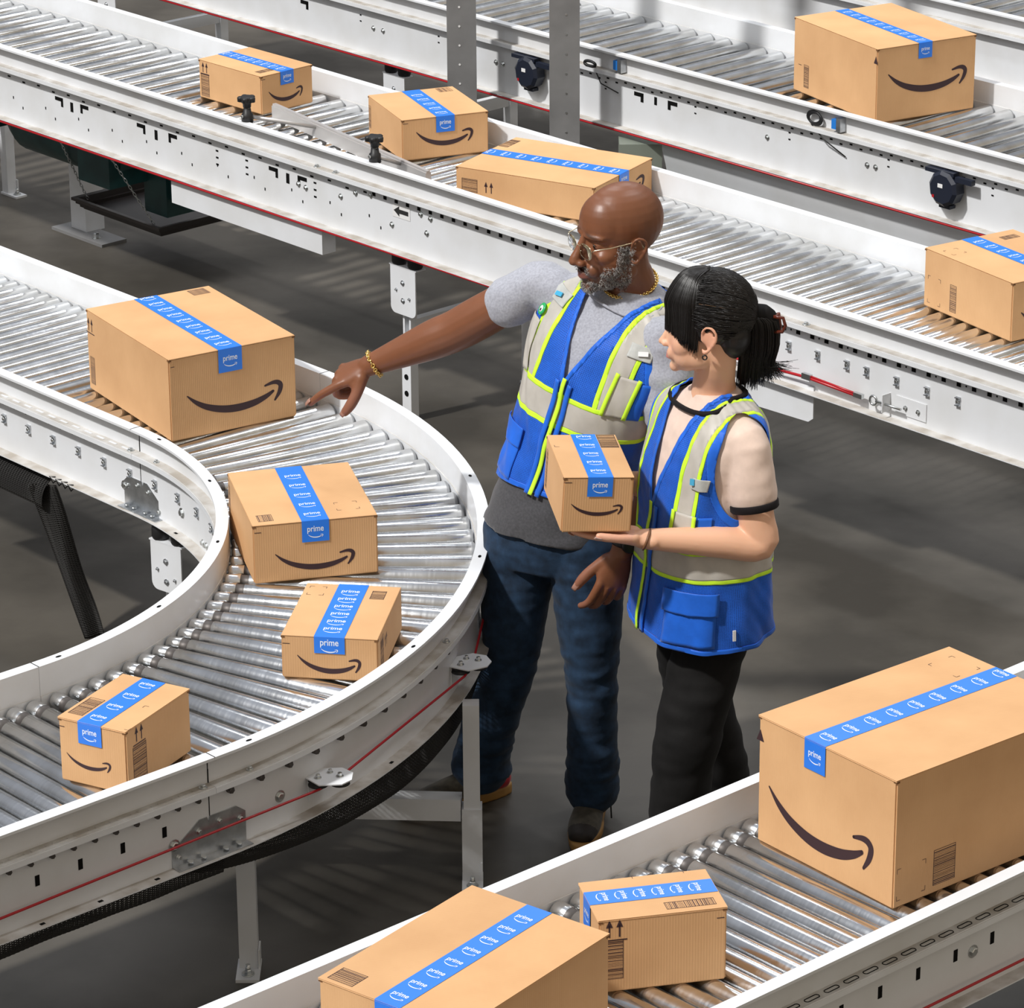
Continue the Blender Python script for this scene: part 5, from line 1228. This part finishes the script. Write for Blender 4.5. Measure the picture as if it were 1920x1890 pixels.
S.chain([cL-V(0, 0, .01), Lsh-V(0, 0, .01), Lsh.lerp(Lelb, .3), Lsh.lerp(Lelb, .7), Lelb, Lelb.lerp(Lwri, .25), Lelb.lerp(Lwri, .6), Lelb.lerp(Lwri, .9), Lwri], [.045, .050, .054, .048, .043, .045, .038, .0285, .027], n=20)
for hp, kn, an in ((V(.02, 8.99, .82), V(-.024, 8.95, .43), V(-.06, 9.02, .08)), (V(.19, 8.90, .82), V(.205, 8.85, .42), V(.205, 8.90, .08))): S.chain([hp, kn, an], [.075, .050, .036], n=16)
tR, fR = hand(S, Rwri, V(-.185, .05, -.085), V(.05, -.42, .9), False, 1.06, fat=1.22, curl=((.10, .12, .10), (1.05, 1.45, .9), (1.15, 1.5, .9), (1.2, 1.5, .9)), thumb=(V(.60, .70, -.50), V(.92, .25, -.45)))
tL, fL = hand(S, Lwri, V(-.30, -.14, -1), V(.30, -.92, .0), True, 1.08, fat=1.12, curl=((.30, .5, .3), (.45, .6, .4), (.55, .7, .4), (.55, .7, .4)), thumb=(V(.80, .55, -.30), V(.95, .22, -.35)))
Mi = Mh.inverted()
def tint_m(p):
    q = Mi @ p; b = V(.205, .076, .034)
    n = noise.noise(p*9)*.10+noise.noise(p*45)*.05; c = b*(1+n)
    if abs(q.x) < .14 and abs(q.y) < .15 and -.14 < q.z < .16:
        if q.z > .055 or q.y < -.03: c = c*.90
        lip = math.exp(-((q.x/.021)**4)-((q.z+.0755)/.0075)**4) if q.y > .080 else 0
        c = c.lerp(V(.25, .085, .070), .8*lip)
        for s in (-1, 1):
            br = math.exp(-((q.x-s*.031)/.020)**4-((q.z-.0265-.004*math.cos(s*q.x*60))/.0042)**2) if q.y > .05 else 0
            c = c.lerp(V(.03, .018, .012), .8*br)
        # stubble of the moustache and beard line
        if q.y > .04 and -.120 < q.z < -.045: 
            mo = math.exp(-((q.z+.060)/.007)**2-((q.x)/.032)**4); c = c.lerp(V(.08, .065, .055), .75*mo*(1-lip))
            go = math.exp(-((q.z+.092)/.008)**2-((q.x)/.010)**4); c = c.lerp(V(.08, .065, .055), .6*go)
            c = c.lerp(V(.08, .065, .055), .75*math.exp(-((abs(q.x)-.032)/.006)**2-((q.z+.075)/.018)**2))
    # paler palms and fingers' undersides
    for (w_, fr_) in ((Rwri, fR), (Lwri, fL)):
        d = (p-w_); 
        if d.length < .24 and d.dot(fr_[0]) > 0: c = c.lerp(V(.30, .13, .085), max(0, min(.6, (-d.dot(fr_[2])-.004)*40)))
    return c
body = S.build('body', M['skin_dark'], man, .0034, 5, MB0, tint=tint_m)
eyes(Mh, man, MB0, False, V(-.15, 1, -.25))
M['nail_dark'] = mat('brown_fingernail', (.36, .19, .14), .3); nails(tR, man, MB0, M['nail_dark'], (0, 4)); nails(tL, man, MB0, M['nail_dark'], (4,))
# beard: a field of short curly hairs rooted on the jaw
bmv = [v for v in body.data.vertices]; rb = random.Random(3); hb = MB(); roots = []
for v in bmv:
    p = v.co+MB0; q = Mi @ p
    if abs(q.x) > .10 or q.z > .0 or q.z < -.135: continue
    ax = abs(q.x)
    side = ax > .030 and q.y > -.008 and -.118 < q.z < .004 and q.y < .065-(q.z+.06)*.10 and (q.z < -.045 or q.y < .030+.2*(-q.z)) and (q.y > .000-.3*(q.z)*.0)
    low = q.z < -.088 and q.y > .02 and ax < .060 and (q.z < -.098 or ax > .012)
    must = -.068 < q.z < -.052 and q.y > .070 and ax < .034
    if (side or low or must) and v.normal.dot(p-HC) > 0: roots.append((p, v.normal.copy(), must))
for k in range(6500):
    p, n_, mu = roots[rb.randrange(len(roots))]; p = p+V(rb.gauss(0, .0014), rb.gauss(0, .0014), rb.gauss(0, .0014)); ln = (.0035 if mu else .0075)*rb.uniform(.6, 1.3)
    d = (n_*.8+zv*-.5+V(rb.gauss(0, .5), rb.gauss(0, .5), rb.gauss(0, .5))).normalized(); e = V(rb.gauss(0, 1), rb.gauss(0, 1), rb.gauss(0, 1)).cross(d).normalized()
    pts = [p-n_*.001, p+d*ln*.45+e*.0012, p+d*ln*.85-e*.0016, p+d*ln*.8+e*.003]
    mi = 0 if rb.random() < .52 else (1 if rb.random() < .6 else 2); hb.tube(pts, [.00032, .00032, .0003, .0002], 3, mi)
hb.build('beard', [mat('white_hair', (.62, .60, .57), .5), mat('grey_hair', (.22, .21, .20), .5), mat('black_hair', (.02, .017, .015), .5)], man, MB0, fix=False)
# glasses
def G(x, y, z): return Mh @ V(x, y, z)
gb = MB(); lens = MB()
for s in (-1, 1):
    cx_ = s*.033; pts = []
    for k in range(28):
        a = 2*PI*k/28; x = cx_+.0245*math.copysign(abs(math.cos(a))**.8, math.cos(a)); z = -.008+.0175*math.copysign(abs(math.sin(a))**.8, math.sin(a)); y = .101-.18*(abs(x)-.01)**1.0*.55; pts.append(G(x, y, z))
    gb.tube(pts, .0007, 6, closed=True); c = sum(pts, V(0, 0, 0))/28; lens.add([c]+pts, [(0, 1+k, 1+(k+1) % 28) for k in range(28)], 0, True)
    gb.tube([G(s*.057, .096, -.002), G(s*.064, .092, .004), G(s*.077, .055, .008), G(s*.0775, .0, .010), G(s*.080, -.018, .006), G(s*.080, -.030, -.012)], .0013, 8)
    gb.tube([G(s*.012, .100, -.012), G(s*.009, .094, -.018)], .0010, 6)
gb.tube([G(-.0085, .101, -.002), G(0, .104, .001), G(.0085, .101, -.002)], .0010, 6)
go_ = gb.build('glasses', M['frame_gold'], man, MB0); lo = lens.build('lenses', M['lens'], go_, MB0); lo.modifiers.new('s', 'SOLIDIFY').thickness = .0012
# tee shirt
S = Solid(); 
def tring(t, off, n=48): return Tm.ring(t, off, n)
Tm.solid(S, .10, .595, .006)
sl = Rsh.lerp(Relb, .40); S.chain([cR-V(0, 0, .01), Rsh-V(0, 0, .010), Rsh.lerp(Relb, .3), sl], [.064, .066, .067, .069], n=24)
sl2 = Lsh.lerp(Lelb, .62); S.chain([cL-V(0, 0, .01), Lsh-V(0, 0, .010), Lsh.lerp(Lelb, .3), sl2], [.064, .067, .069, .074], n=24)
tee = S.build('t_shirt', M['tee'], man, .0055, 8, MB0, disp=lambda p, n_: fold_noise(p, (9, 9, 16), .006), mats=[M['tee'], M['tee_dark']],
              matfn=lambda c: 0)
# longer charcoal undershirt hem below the vest
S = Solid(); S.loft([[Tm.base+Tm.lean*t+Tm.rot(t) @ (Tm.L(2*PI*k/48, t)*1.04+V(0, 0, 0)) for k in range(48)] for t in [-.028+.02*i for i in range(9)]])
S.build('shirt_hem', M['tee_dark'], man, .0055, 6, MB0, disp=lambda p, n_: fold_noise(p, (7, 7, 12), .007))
cb_ = MB(); cpts = []
for k in range(40):
    a = 2*PI*k/40; t = .578-.024*max(0, math.cos(a)); cpts.append(Tm.P(a, t, .009))
cb_.tube(cpts, .0036, 8, closed=True); cb_.build('collar', M['tee'], tee, MB0)
cb_ = None
# vest
def wr_m(th, t):
    w = .007*noise.noise(V(th*3.2+1, t*11, 2))+.0035*noise.noise(V(th*7+t*20, t*9, 5)); low = max(0, (.10-t)); side = math.exp(-((abs(th)-1.5)/.5)**2)
    return w+.004*math.sin(t*60+th*5)*side*(1 if t < .2 else .3)
Pm = dict(t0=.05, t1=.592, tv=.385, vw=.088, tn=.60, tb=.580, arm=(.005, .062, .470, .115), xs=.206, band=(.278, .340), sx=(.130, .130), sw=.026, lw=.012, off=.013, wr=wr_m, ew=.012,
          hem=lambda th: .088+.008*math.cos(th*2))
vm = vest(Tm, man, MB0, Pm)
rz = ribbon(Tm, Pm, vm, 'zipper', M['lime'], [(.02, .39), (.015, .32), (.01, .24), (.0, .16), (-.01, .09)], .012, .006)
ribbon(Tm, Pm, vm, 'zip_flap', M['vest_plain'], [(-.05, .38), (-.055, .28), (-.06, .18), (-.07, .09)], .014, .004); ribbon(Tm, Pm, vm, 'zip_flap', M['vest_plain'], [(.09, .38), (.085, .28), (.08, .18), (.07, .09)], .014, .004)
patch(Tm, Pm, vm, 'chest_pocket', M['silver'], .62, .94, .342, .445, .006); 
ribbon(Tm, Pm, vm, 'lime_border', M['lime'], [(.61, .342), (.61, .45)], .011, .008); ribbon(Tm, Pm, vm, 'lime_border', M['lime'], [(.95, .342), (.95, .448)], .011, .008)
patch(Tm, Pm, vm, 'pen_pocket', M['vest_plain'], 1.0, 1.2, .342, .44, .005)
patch(Tm, Pm, vm, 'id_window', M['silver'], -1.12, -.78, .345, .455, .006)
patch(Tm, Pm, vm, 'badge_holder', fabric('grey_webbing', (.45, .46, .44), .6), .60, .98, .490, .518, .006) 
patch(Tm, Pm, vm, 'badge_holder', fabric('grey_webbing', (.45, .46, .44), .6), -.86, -.46, .505, .535, .006) 
patch(Tm, Pm, vm, 'hip_pocket', M['vest_plain'], -1.15, -.45, .10, .215, .004); patch(Tm, Pm, vm, 'pocket_flap', M['vest_plain'], -1.17, -.43, .180, .228, .009)
patch(Tm, Pm, vm, 'hip_pocket', M['vest_plain'], .45, 1.15, .10, .215, .004); patch(Tm, Pm, vm, 'pocket_flap', M['vest_plain'], .43, 1.17, .180, .228, .009)
def disc(T, P, parent, nm, m, th, t, r, off, h=.004, sq=None):
    b = MB(); c = T.P(th, t, P['off']+P['wr'](th, t)+off); n_ = T.N(th, t)
    if sq: x = n_.cross(V(0, 0, 1)).normalized(); R = Matrix((x, n_, n_.cross(x)*-1)).transposed(); b.box(c, (sq[0], h, sq[1]), R)
    else: b.lathe(c, c+n_*h, [(0, r), (h*.6, r), (h, r*.85)], 24)
    return b.build(nm, m, parent, T.org)
bd = disc(Tm, Pm, vm, 'round_badge', M['badge_green'], -.84, .475, .0165, .006); disc(Tm, Pm, bd, 'badge_picture', M['label'], -.84, .475, .009, .0095, .001); disc(Tm, Pm, bd, 'badge_mark', M['print_dark'], -.84, .473, .004, .0105, .001)
disc(Tm, Pm, vm, 'enamel_pin', M['pin_blue'], -.66, .520, .01, .010, .003, (.026, .012)); disc(Tm, Pm, vm, 'enamel_pin', M['label'], .82, .504, .01, .010, .003, (.026, .012))
# jeans
S = Solid(); 
S.loft([[Tm.base+Tm.lean*t+Tm.rot(t) @ (Tm.L(2*PI*k/40, t)*f) for k in range(40)] for t, f in ((-.12, .76), (-.08, .88), (-.02, .95), (.05, .95))])
Rk, Lk = V(-.012, 8.945, .435), V(.205, 8.855, .41)
S.chain([V(.032, 8.995, .80), V(.010, 8.97, .63), Rk, V(-.060, 8.975, .26), V(-.090, 9.01, .115)], [(.108, .112, (1, 0, 0)), (.092, .098, (1, 0, 0)), (.076, .082, (1, 0, 0)), (.072, .080, (1, 0, 0)), (.082, .088, (1, 0, 0))], n=28)
S.chain([V(.185, 8.905, .80), V(.198, 8.88, .63), Lk, V(.206, 8.865, .26), V(.207, 8.885, .105)], [(.104, .112, (1, 0, 0)), (.090, .098, (1, 0, 0)), (.068, .078, (1, 0, 0)), (.066, .076, (1, 0, 0)), (.073, .084, (1, 0, 0))], n=28)
def jd(p, n_):
    k = math.exp(-((p.z-.16)/.10)**2)+.7*math.exp(-((p.z-.45)/.08)**2)+.6*math.exp(-((p.z-.72)/.07)**2)
    return fold_noise(p, (7, 7, 26), .008)*(.25+k)+fold_noise(p, (5, 5, 4), .006)
jeans = S.build('jeans', M['denim'], man, .0055, 6, MB0, disp=jd, mats=[M['denim'], M['denim_hem']], matfn=lambda c: 1 if (c.z < .044+.0*c.x) else 0)
b = MB()
for pts in ([V(.283, 8.86, .72), V(.268, 8.83, .55), V(.262, 8.815, .40), V(.262, 8.815, .25), V(.270, 8.83, .10)], [V(.075, 8.885, .70), V(.052, 8.865, .52), V(.026, 8.872, .40), V(-.015, 8.90, .24), V(-.045, 8.93, .10)]): pass
shoe(man, MB0, (.225, 9.00, .0), (.168, 8.690, .0)); shoe(man, MB0, (-.012, 9.075, 0), (-.300, 8.915, 0), red=True)
# watch, bracelet, necklace
wx = fL[0]; b = MB(); c = Lwri-wx*.035; b.lathe(c-wx*.014, c+wx*.014, [(0, .031), (.003, .033), (.025, .033), (.028, .031)], 28); b.lathe(c+fL[2]*.026, c+fL[2]*.040, [(0, .021), (.011, .021), (.014, .018)], 24); b.build('wrist_watch', M['watch'], man, MB0)
def links(parent, nm, pts, r, closed=True, k=1):
    b = MB(); n = len(pts)
    for i in range(n if closed else n-1):
        p, q = pts[i], pts[(i+1) % n]; d = (q-p); l = d.length; d.normalize(); u = d.orthogonal().normalized(); u = Matrix.Rotation(.7+(PI/2)*(i % 2), 3, d) @ u
        c = (p+q)/2; b.tube([c+d*l*.75*math.cos(a*PI/4)+u*r*1.5*math.sin(a*PI/4) for a in range(8)], r*.62, 5, closed=True)
    return b.build(nm, M['gold'], parent, MB0)
rx, ry, rzv = fR; c = Rwri-rx*.018; links(man, 'chain_bracelet', [c+ry*.0385*math.cos(2*PI*k/34)+rzv*.0325*math.sin(2*PI*k/34)-rx*.012*math.cos(2*PI*k/34) for k in range(34)], .0034)
links(man, 'chain_necklace', [nb+V(-.014, 0, .002)+Tm.rot(.6) @ V(.067*math.sin(2*PI*k/84), -.070*math.cos(2*PI*k/84), -.020*math.cos(2*PI*k/84)) for k in range(84)], .0026)
# ------------------------------------------------------------------ the black-haired woman
WB = V(.48, 8.63, 0)
wom = thing('person', 'black-haired person in blue safety vest holding up a small cardboard box', 'person', WB)
Tw = Torso((.478, 8.645, .78), V(.015, -.005, .52)/.52, (math.radians(-68), math.radians(-61)), (0, math.radians(-1)),
           [(-.20, .185, .150, .0), (-.10, .180, .147, 0), (.0, .174, .140, 0), (.12, .166, .134, 0), (.23, .164, .132, -.004), (.32, .168, .126, -.004), (.40, .184, .110, .0), (.455, .180, .092, .004), (.49, .142, .074, .008), (.515, .085, .060, .010), (.54, .056, .050, .008), (.57, .048, .046, .004)])
wLsh, wLelb, wLwri = V(.572, 8.51, 1.215), V(.610, 8.47, .965), V(.318, 8.44, .992)
wRsh, wRelb, wRwri = V(.415, 8.775, 1.215), V(.40, 8.83, .97), V(.275, 8.66, 1.06)
hy = math.radians(96); fwd = V(-math.sin(hy), -math.cos(hy), 0); pitch = math.radians(-2)
right = fwd.cross(V(0, 0, 1)); yv = (fwd*math.cos(pitch)-V(0, 0, 1)*math.sin(pitch)); zv = right.cross(yv)
tl = Matrix.Rotation(math.radians(3), 3, yv); right = tl @ right; zv = tl @ zv
Tw.org = WB; HSw = 1.09; HCw = V(.478, 8.62, 1.478)
Mw = Matrix(((right.x*HSw, yv.x*HSw, zv.x*HSw, HCw.x), (right.y*HSw, yv.y*HSw, zv.y*HSw, HCw.y), (right.z*HSw, yv.z*HSw, zv.z*HSw, HCw.z), (0, 0, 0, 1)))
S = Solid(); head(S, Mw, True)
nb = Tw.P0(0, .53)*.5+Tw.P0(PI, .53)*.5
S.chain([Mw @ V(0, -.022, -.03), Mw @ V(0, -.026, -.075), nb+V(0, 0, .01), nb-V(0, 0, .05)], [.049*HSw, .047*HSw, .054, .075], n=24)
Tw.solid(S, -.05, .535, -.02)
cL = (Tw.P0(0, .40)+Tw.P0(PI, .40))*.25+wLsh*.5; cR = (Tw.P0(0, .40)+Tw.P0(PI, .40))*.25+wRsh*.5
S.chain([cL, wLsh, wLsh.lerp(wLelb, .30), wLsh.lerp(wLelb, .75), wLelb, wLelb.lerp(wLwri, .3), wLelb.lerp(wLwri, .7), wLwri], [.036, .040, .045, .046, .043, .041, .032, .025], n=20)
S.chain([cR, wRsh, wRsh.lerp(wRelb, .5), wRelb, wRelb.lerp(wRwri, .4), wRwri], [.05, .048, .044, .040, .037, .025], n=20)
for hp, kn, an in ((V(.455, 8.72, .70), V(.500, 8.76, .38), V(.56, 8.83, .07)), (V(.51, 8.585, .70), V(.440, 8.545, .40), V(.425, 8.575, .07))): S.chain([hp, kn, an], [.065, .045, .032], n=16)
twL, fwL = hand(S, wLwri, V(-1, .13, .10), V(.05, .05, -1), True, .96, curl=((.06, .10, .08), (.03, .08, .05), (.03, .08, .05), (.05, .10, .08)), thumb=(V(.72, .62, -.20), V(.95, .28, -.18)), spread=(.12, .02, -.08, -.18))
twR, fwR = hand(S, wRwri, V(-.35, -.40, .10), V(.55, .70, .1), False, .96, curl=((.3, .4, .2), (.35, .4, .3), (.4, .4, .3), (.4, .4, .3)))
Wi = Mw.inverted()
def tint_w(p):
    q = Wi @ p; c = V(.74, .425, .275)*(1+.05*noise.noise(p*10))
    if abs(q.x) < .12 and abs(q.y) < .14 and -.13 < q.z < .15:
        lip = math.exp(-((q.x/.020)**4)-((q.z+.0685)/.0078)**4) if q.y > .068 else 0; c = c.lerp(V(.60, .17, .16), .85*lip)
        ch = math.exp(-((abs(q.x)-.040)/.02)**2-((q.z+.034)/.02)**2) if q.y > .02 else 0; c = c.lerp(V(.68, .30, .21), .4*ch)
        for s in (-1, 1):
            br = math.exp(-((q.x-s*.029)/.018)**4-((q.z-.024)/.0032)**2) if q.y > .04 else 0; c = c.lerp(V(.05, .03, .02), .8*br)
        if abs(q.x) > .07: c = c.lerp(V(.66, .26, .17), .35)
    d = p-wLwri
    if d.dot(fwL[0]) > .02 and d.length < .25: c = c.lerp(V(.70, .36, .27), .5)
    return c
wbody = S.build('body', M['skin_light'], wom, .0034, 9, WB, tint=tint_w)
eyes(Mw, wom, WB, True, V(0, 1, .05)); nails(twL, wom, WB, M['nail'])
# tan tee with black rib
S = Solid(); Tw.solid(S, -.02, .530, .005)
wsl = wLsh.lerp(wLelb, .50); S.chain([cL, wLsh, wLsh.lerp(wLelb, .30), wsl], [.050, .056, .060, .062], n=24)
wsr = wRsh.lerp(wRelb, .5); S.chain([cR, wRsh, wsr], [.050, .056, .060], n=24)
wtee = S.build('t_shirt', M['tan'], wom, .0055, 8, WB, disp=lambda p, n_: fold_noise(p, (10, 10, 14), .004))
d = (wLelb-wLsh).normalized(); b = MB(); e1 = d.orthogonal().normalized(); e2 = d.cross(e1); c0 = wsl+d*.030
b.lathe(c0-d*.010, c0+d*.010, [(0, .060), (.003, .0615), (.017, .0610), (.020, .0585)], 36, caps=False); so_ = b.build('cuff', M['trim'], wtee, WB); so_.modifiers.new('s', 'SOLIDIFY').thickness = .003
b = MB(); b.tube([Tw.P(2*PI*k/48, .517-.030*max(0, math.cos(2*PI*k/48)), .012) for k in range(48)], .0068, 8, closed=True); b.build('collar', M['trim'], wtee, WB)
def wr_w(th, t):
    w = .009*noise.noise(V(th*3+3, t*8, 7))+.004*noise.noise(V(th*6+t*25, t*6, 1)); low = max(0, .02-t)
    return w+.012*max(0, min(1, (.30-t)/.2))+.006*math.sin(th*9+t*22)*max(0, min(1, (.05-t)*8))*math.exp(-((th-1.6)/.9)**2)
Pw = dict(t0=-.165, t1=.527, tv=.26, vw=.066, tn=.52, tb=.512, arm=(.0, .068, .370, .125), xs=.186, band=(.09, .155), sx=(.106, .116), sw=.020, lw=.010, off=.014, wr=wr_w, ew=.012,
          hem=lambda th: -.085-.018*math.cos(th-1.3))
vw = vest(Tw, wom, WB, Pw)
ribbon(Tw, Pw, vw, 'zipper', M['lime'], [(.02, .26), (.015, .16), (.01, .05), (.0, -.09)], .012, .006)
ribbon(Tw, Pw, vw, 'zip_flap', M['vest_plain'], [(.10, .25), (.095, .16), (.09, .05), (.08, -.09)], .016, .004)
patch(Tw, Pw, vw, 'chest_pocket', M['silver'], .50, .86, .160, .260, .006); ribbon(Tw, Pw, vw, 'lime_border', M['lime'], [(.49, .16), (.49, .265)], .010, .008); ribbon(Tw, Pw, vw, 'lime_border', M['lime'], [(.87, .16), (.87, .26)], .010, .008)
patch(Tw, Pw, vw, 'pen_pocket', M['vest_plain'], .92, 1.15, .160, .255, .005)
patch(Tw, Pw, vw, 'hip_pocket', M['vest_plain'], .50, 1.30, -.085, .045, .004); patch(Tw, Pw, vw, 'pocket_flap', M['vest_plain'], .47, 1.33, .0, .058, .010)
patch(Tw, Pw, vw, 'badge_holder', fabric('grey_webbing', (.45, .46, .44), .6), .70, 1.0, .325, .355, .006); disc(Tw, Pw, vw, 'enamel_pin', M['pin_blue'], .72, .345, .01, .010, .004, (.012, .016))
disc(Tw, Pw, vw, 'side_label', M['label'], 1.55, -.055, .01, .004, .003, (.008, .028))
# black trousers
S = Solid()
S.loft([[Tw.base+Tw.lean*t+Tw.rot(t) @ (Tw.L(2*PI*k/40, t)*f) for k in range(40)] for t, f in ((-.14, .62), (-.10, .80), (-.04, .86), (.03, .86))])
S.chain([V(.510, 8.585, .70), V(.475, 8.565, .55), V(.440, 8.545, .40), V(.425, 8.56, .24), V(.425, 8.575, .05)], [(.092, .10, (1, 0, 0)), (.090, .09, (1, 0, 0)), (.084, .085, (1, 0, 0)), (.078, .085, (1, 0, 0)), (.080, .085, (1, 0, 0))], n=28)
S.chain([V(.455, 8.72, .70), V(.460, 8.74, .52), V(.500, 8.76, .38), V(.540, 8.80, .22), V(.560, 8.83, .06)], [(.095, .095, (1, 0, 0)), (.088, .085, (1, 0, 0)), (.074, .08, (1, 0, 0)), (.070, .08, (1, 0, 0)), (.074, .08, (1, 0, 0))], n=28)
S.build('trousers', M['blackpants'], wom, .0055, 6, WB, disp=lambda p, n_: fold_noise(p, (6, 6, 14), .008))
shoe(wom, WB, (.52, 8.60, 0), (.29, 8.54, 0), s=.9); shoe(wom, WB, (.64, 8.85, 0), (.42, 8.77, 0), s=.9)
# cord on the wrist, earring, hair
b = MB(); x_, y_, z_ = fwL; c = wLwri-x_*.012
b.tube([c+y_*.030*math.cos(2*PI*k/30)+z_*.024*math.sin(2*PI*k/30)+x_*.006*math.sin(2*PI*k/30) for k in range(30)], .0035, 8, closed=True); b.build('wrist_cord', M['bangle'], wom, WB)
W3 = lambda x, y, z: Mw @ V(x, y, z)
for s in (-1, 1):
    b = MB(); c = V(s*.078, -.004, -.049); b.tube([Mw @ (c+V(0, .0050*math.cos(q*PI/8), .0050*math.sin(q*PI/8))) for q in range(16)], .0018, 6, closed=True); b.build('earring', M['watch'], wom, WB)
M['hair'] = mat('black_hair_glossy', (.010, .0085, .008), .38, 0, .5)
bh = M['hair'].node_tree.nodes['Principled BSDF']; bh.inputs['Anisotropic'].default_value = .5
M['hair_brown'] = mat('brown_strand', (.13, .07, .035), .35)
S = Solid()
S.ell((0, -.016, .044), (.078, .096, .090), None, 28, Mw)                      # scalp
for s in (-1, 1): S.ell((s*.052, -.010, .020), (.022, .050, .044), None, 18, Mw)
S.ell((0, -.060, -.010), (.058, .045, .060), None, 20, Mw)
hair = S.build('hair', M['hair'], wom, .0040, 6, WB)
S = Solid()
S.chain([(0.02, -.095, .028), (.030, -.122, .018), (.036, -.128, -.035), (.040, -.118, -.085), (.045, -.115, -.125)], [(.030, .026, (0, 1, 0)), (.038, .030, (0, 1, 0)), (.040, .030, (0, 1, 0)), (.030, .022, (0, 1, 0)), (.012, .010, (0, 1, 0))], M4=Mw, n=20)
S.build('ponytail', mat('black_hair_core', (.006, .005, .005), .7, 0, .2), hair, .0040, 5, WB)
rh = random.Random(11); hb = MB()
def fringe(x, v, lift=0, j=0):
    # x -1..1 across from temple to temple, v 0 at the crown .. 1 at the tips
    a = x*1.42; ez = .002+.012*j-.075*max(0, abs(x)-.42)**1.15; sk_ = 1-.5*max(0, abs(x)-.80); R1, R2 = (.0765+lift)*sk_, (.083+lift)*sk_
    top = (x*.012, .000, .137+lift); m1 = (math.sin(a)*.045, .010+math.cos(a)*.046, .125+lift-.02*(1-sk_)*5); m2 = (math.sin(a)*R1, .006+math.cos(a)*R2*1.02, .072); m3 = (math.sin(a)*R1*1.0, .004+math.cos(a)*R2*1.04, .035); e = (math.sin(a)*R1*.98, .006+math.cos(a)*R2*1.0, ez)
    return top, m1, m2, m3, e
M['hair_base'] = mat('black_hair_matte', (.006, .005, .005), .7, 0, .2)
sh = MB(); nx, nv = 60, 16; vs = []
for i in range(nx+1):
    x = -1+2*i/nx; C_ = catmull(fringe(x, 0, -.002, noise.noise(V(x*14, 0, 0))), 4)
    vs += [Mw @ V(*q) for q in C_]
sh.add(vs, [(i*17+k, i*17+k+1, (i+1)*17+k+1, (i+1)*17+k) for i in range(nx) for k in range(16)], 0, True)
sho = sh.build('fringe', M['hair_base'], hair, WB, fix=False); sho.modifiers.new('s', 'SOLIDIFY').thickness = .0025
def surf(az, el, k=1.0):
    # scalp ellipsoid point: az from the face (0) to the back, el height
    return V(math.sin(az)*math.cos(el)*.080*k, -.016+math.cos(az)*math.cos(el)*.098*k, .044+math.sin(el)*.092*k)
gather = V(.012, -.108, .030)
for k in range(1500):                       # swept back over the skull
    az = rh.uniform(-2.6, 2.6); el = rh.uniform(-.35, 1.45); p0 = surf(az, el, 1.0)
    if p0.y > .045 and p0.z < .06: continue
    pts = []
    for i in range(7):
        f = i/6; q = p0.lerp(gather, f); v = q-V(0, -.016, .044); e = math.sqrt((v.x/.080)**2+(v.y/.098)**2+(v.z/.092)**2) or 1; r_ = 1.01+.012*rh.random()
        q = V(0, -.016, .044)+v*(r_/e) if f < .85 else q; pts.append(Mw @ q)
    hb.tube(pts, [.0012]*6+[.0007], 3, 1 if rh.random() < .004 else 0)
for k in range(1500):                       # fringe falling from the crown to the brows and temples
    x = rh.uniform(-1, 1); C_ = catmull(fringe(x+rh.gauss(0, .02), 0, .0015*rh.random(), rh.uniform(-1, .9)), 4); jx = V(rh.gauss(0, .0008), rh.gauss(0, .0008), 0)
    pts = [Mw @ (V(*q)+jx) for q in C_]; n_ = len(pts); hb.tube(pts, [.0013*(1-.6*i/n_) for i in range(n_)], 3, 0)
for k in range(900):                       # tail hanging from the clip with loose ends
    a = rh.uniform(0, 2*PI); r_ = rh.uniform(.6, 1.05); ox, oy = math.cos(a)*r_, math.sin(a)*r_
    fl = rh.random(); end = V(.045+ox*.022, -.115+oy*.040-.035*fl*max(0, -oy), -.118-.034*rh.random()+.03*max(0, -oy))
    P_ = [(.020+ox*.025, -.096+oy*.026, .034), (.030+ox*.040, -.118+oy*.040, .018), (.036+ox*.042, -.122+oy*.044, -.040), (.040+ox*.034, -.118+oy*.040, -.085), tuple(end)]
    if rh.random() < .10: P_[-1] = (end.x, end.y-.035, end.z+.015)
    pts = [Mw @ V(*q) for q in catmull(P_, 3)]; n_ = len(pts); hb.tube(pts, [.0011*(1-.65*(i/n_)**2) for i in range(n_)], 3, 1 if (.2 < a < .5 and ox > 0) else 0)
hb.build('hair', [M['hair'], M['hair_brown']], hair, WB, fix=False)
M['clip'] = mat('tortoiseshell', (.10, .018, .008), .2)
b = MB(); R = Mw.to_3x3().normalized()
b.tube([W3(.012, -.150, .030), W3(.012, -.172, .028), W3(.012, -.178, .010), W3(.012, -.172, -.004), W3(.012, -.150, -.006)], .0045, 8)
for k in range(5): b.tube([W3(.012, -.150, .03-.012*k), W3(.030+.0, -.162, .030-.014*k), W3(.052, -.150, .026-.016*k), W3(.066, -.128, .024-.016*k)], .0028, 6)
b.tube([W3(.03, -.160, .034), W3(.034, -.166, -.0), W3(.034, -.158, -.034)], .005, 8); b.build('hair_clip', M['clip'], wom, WB)
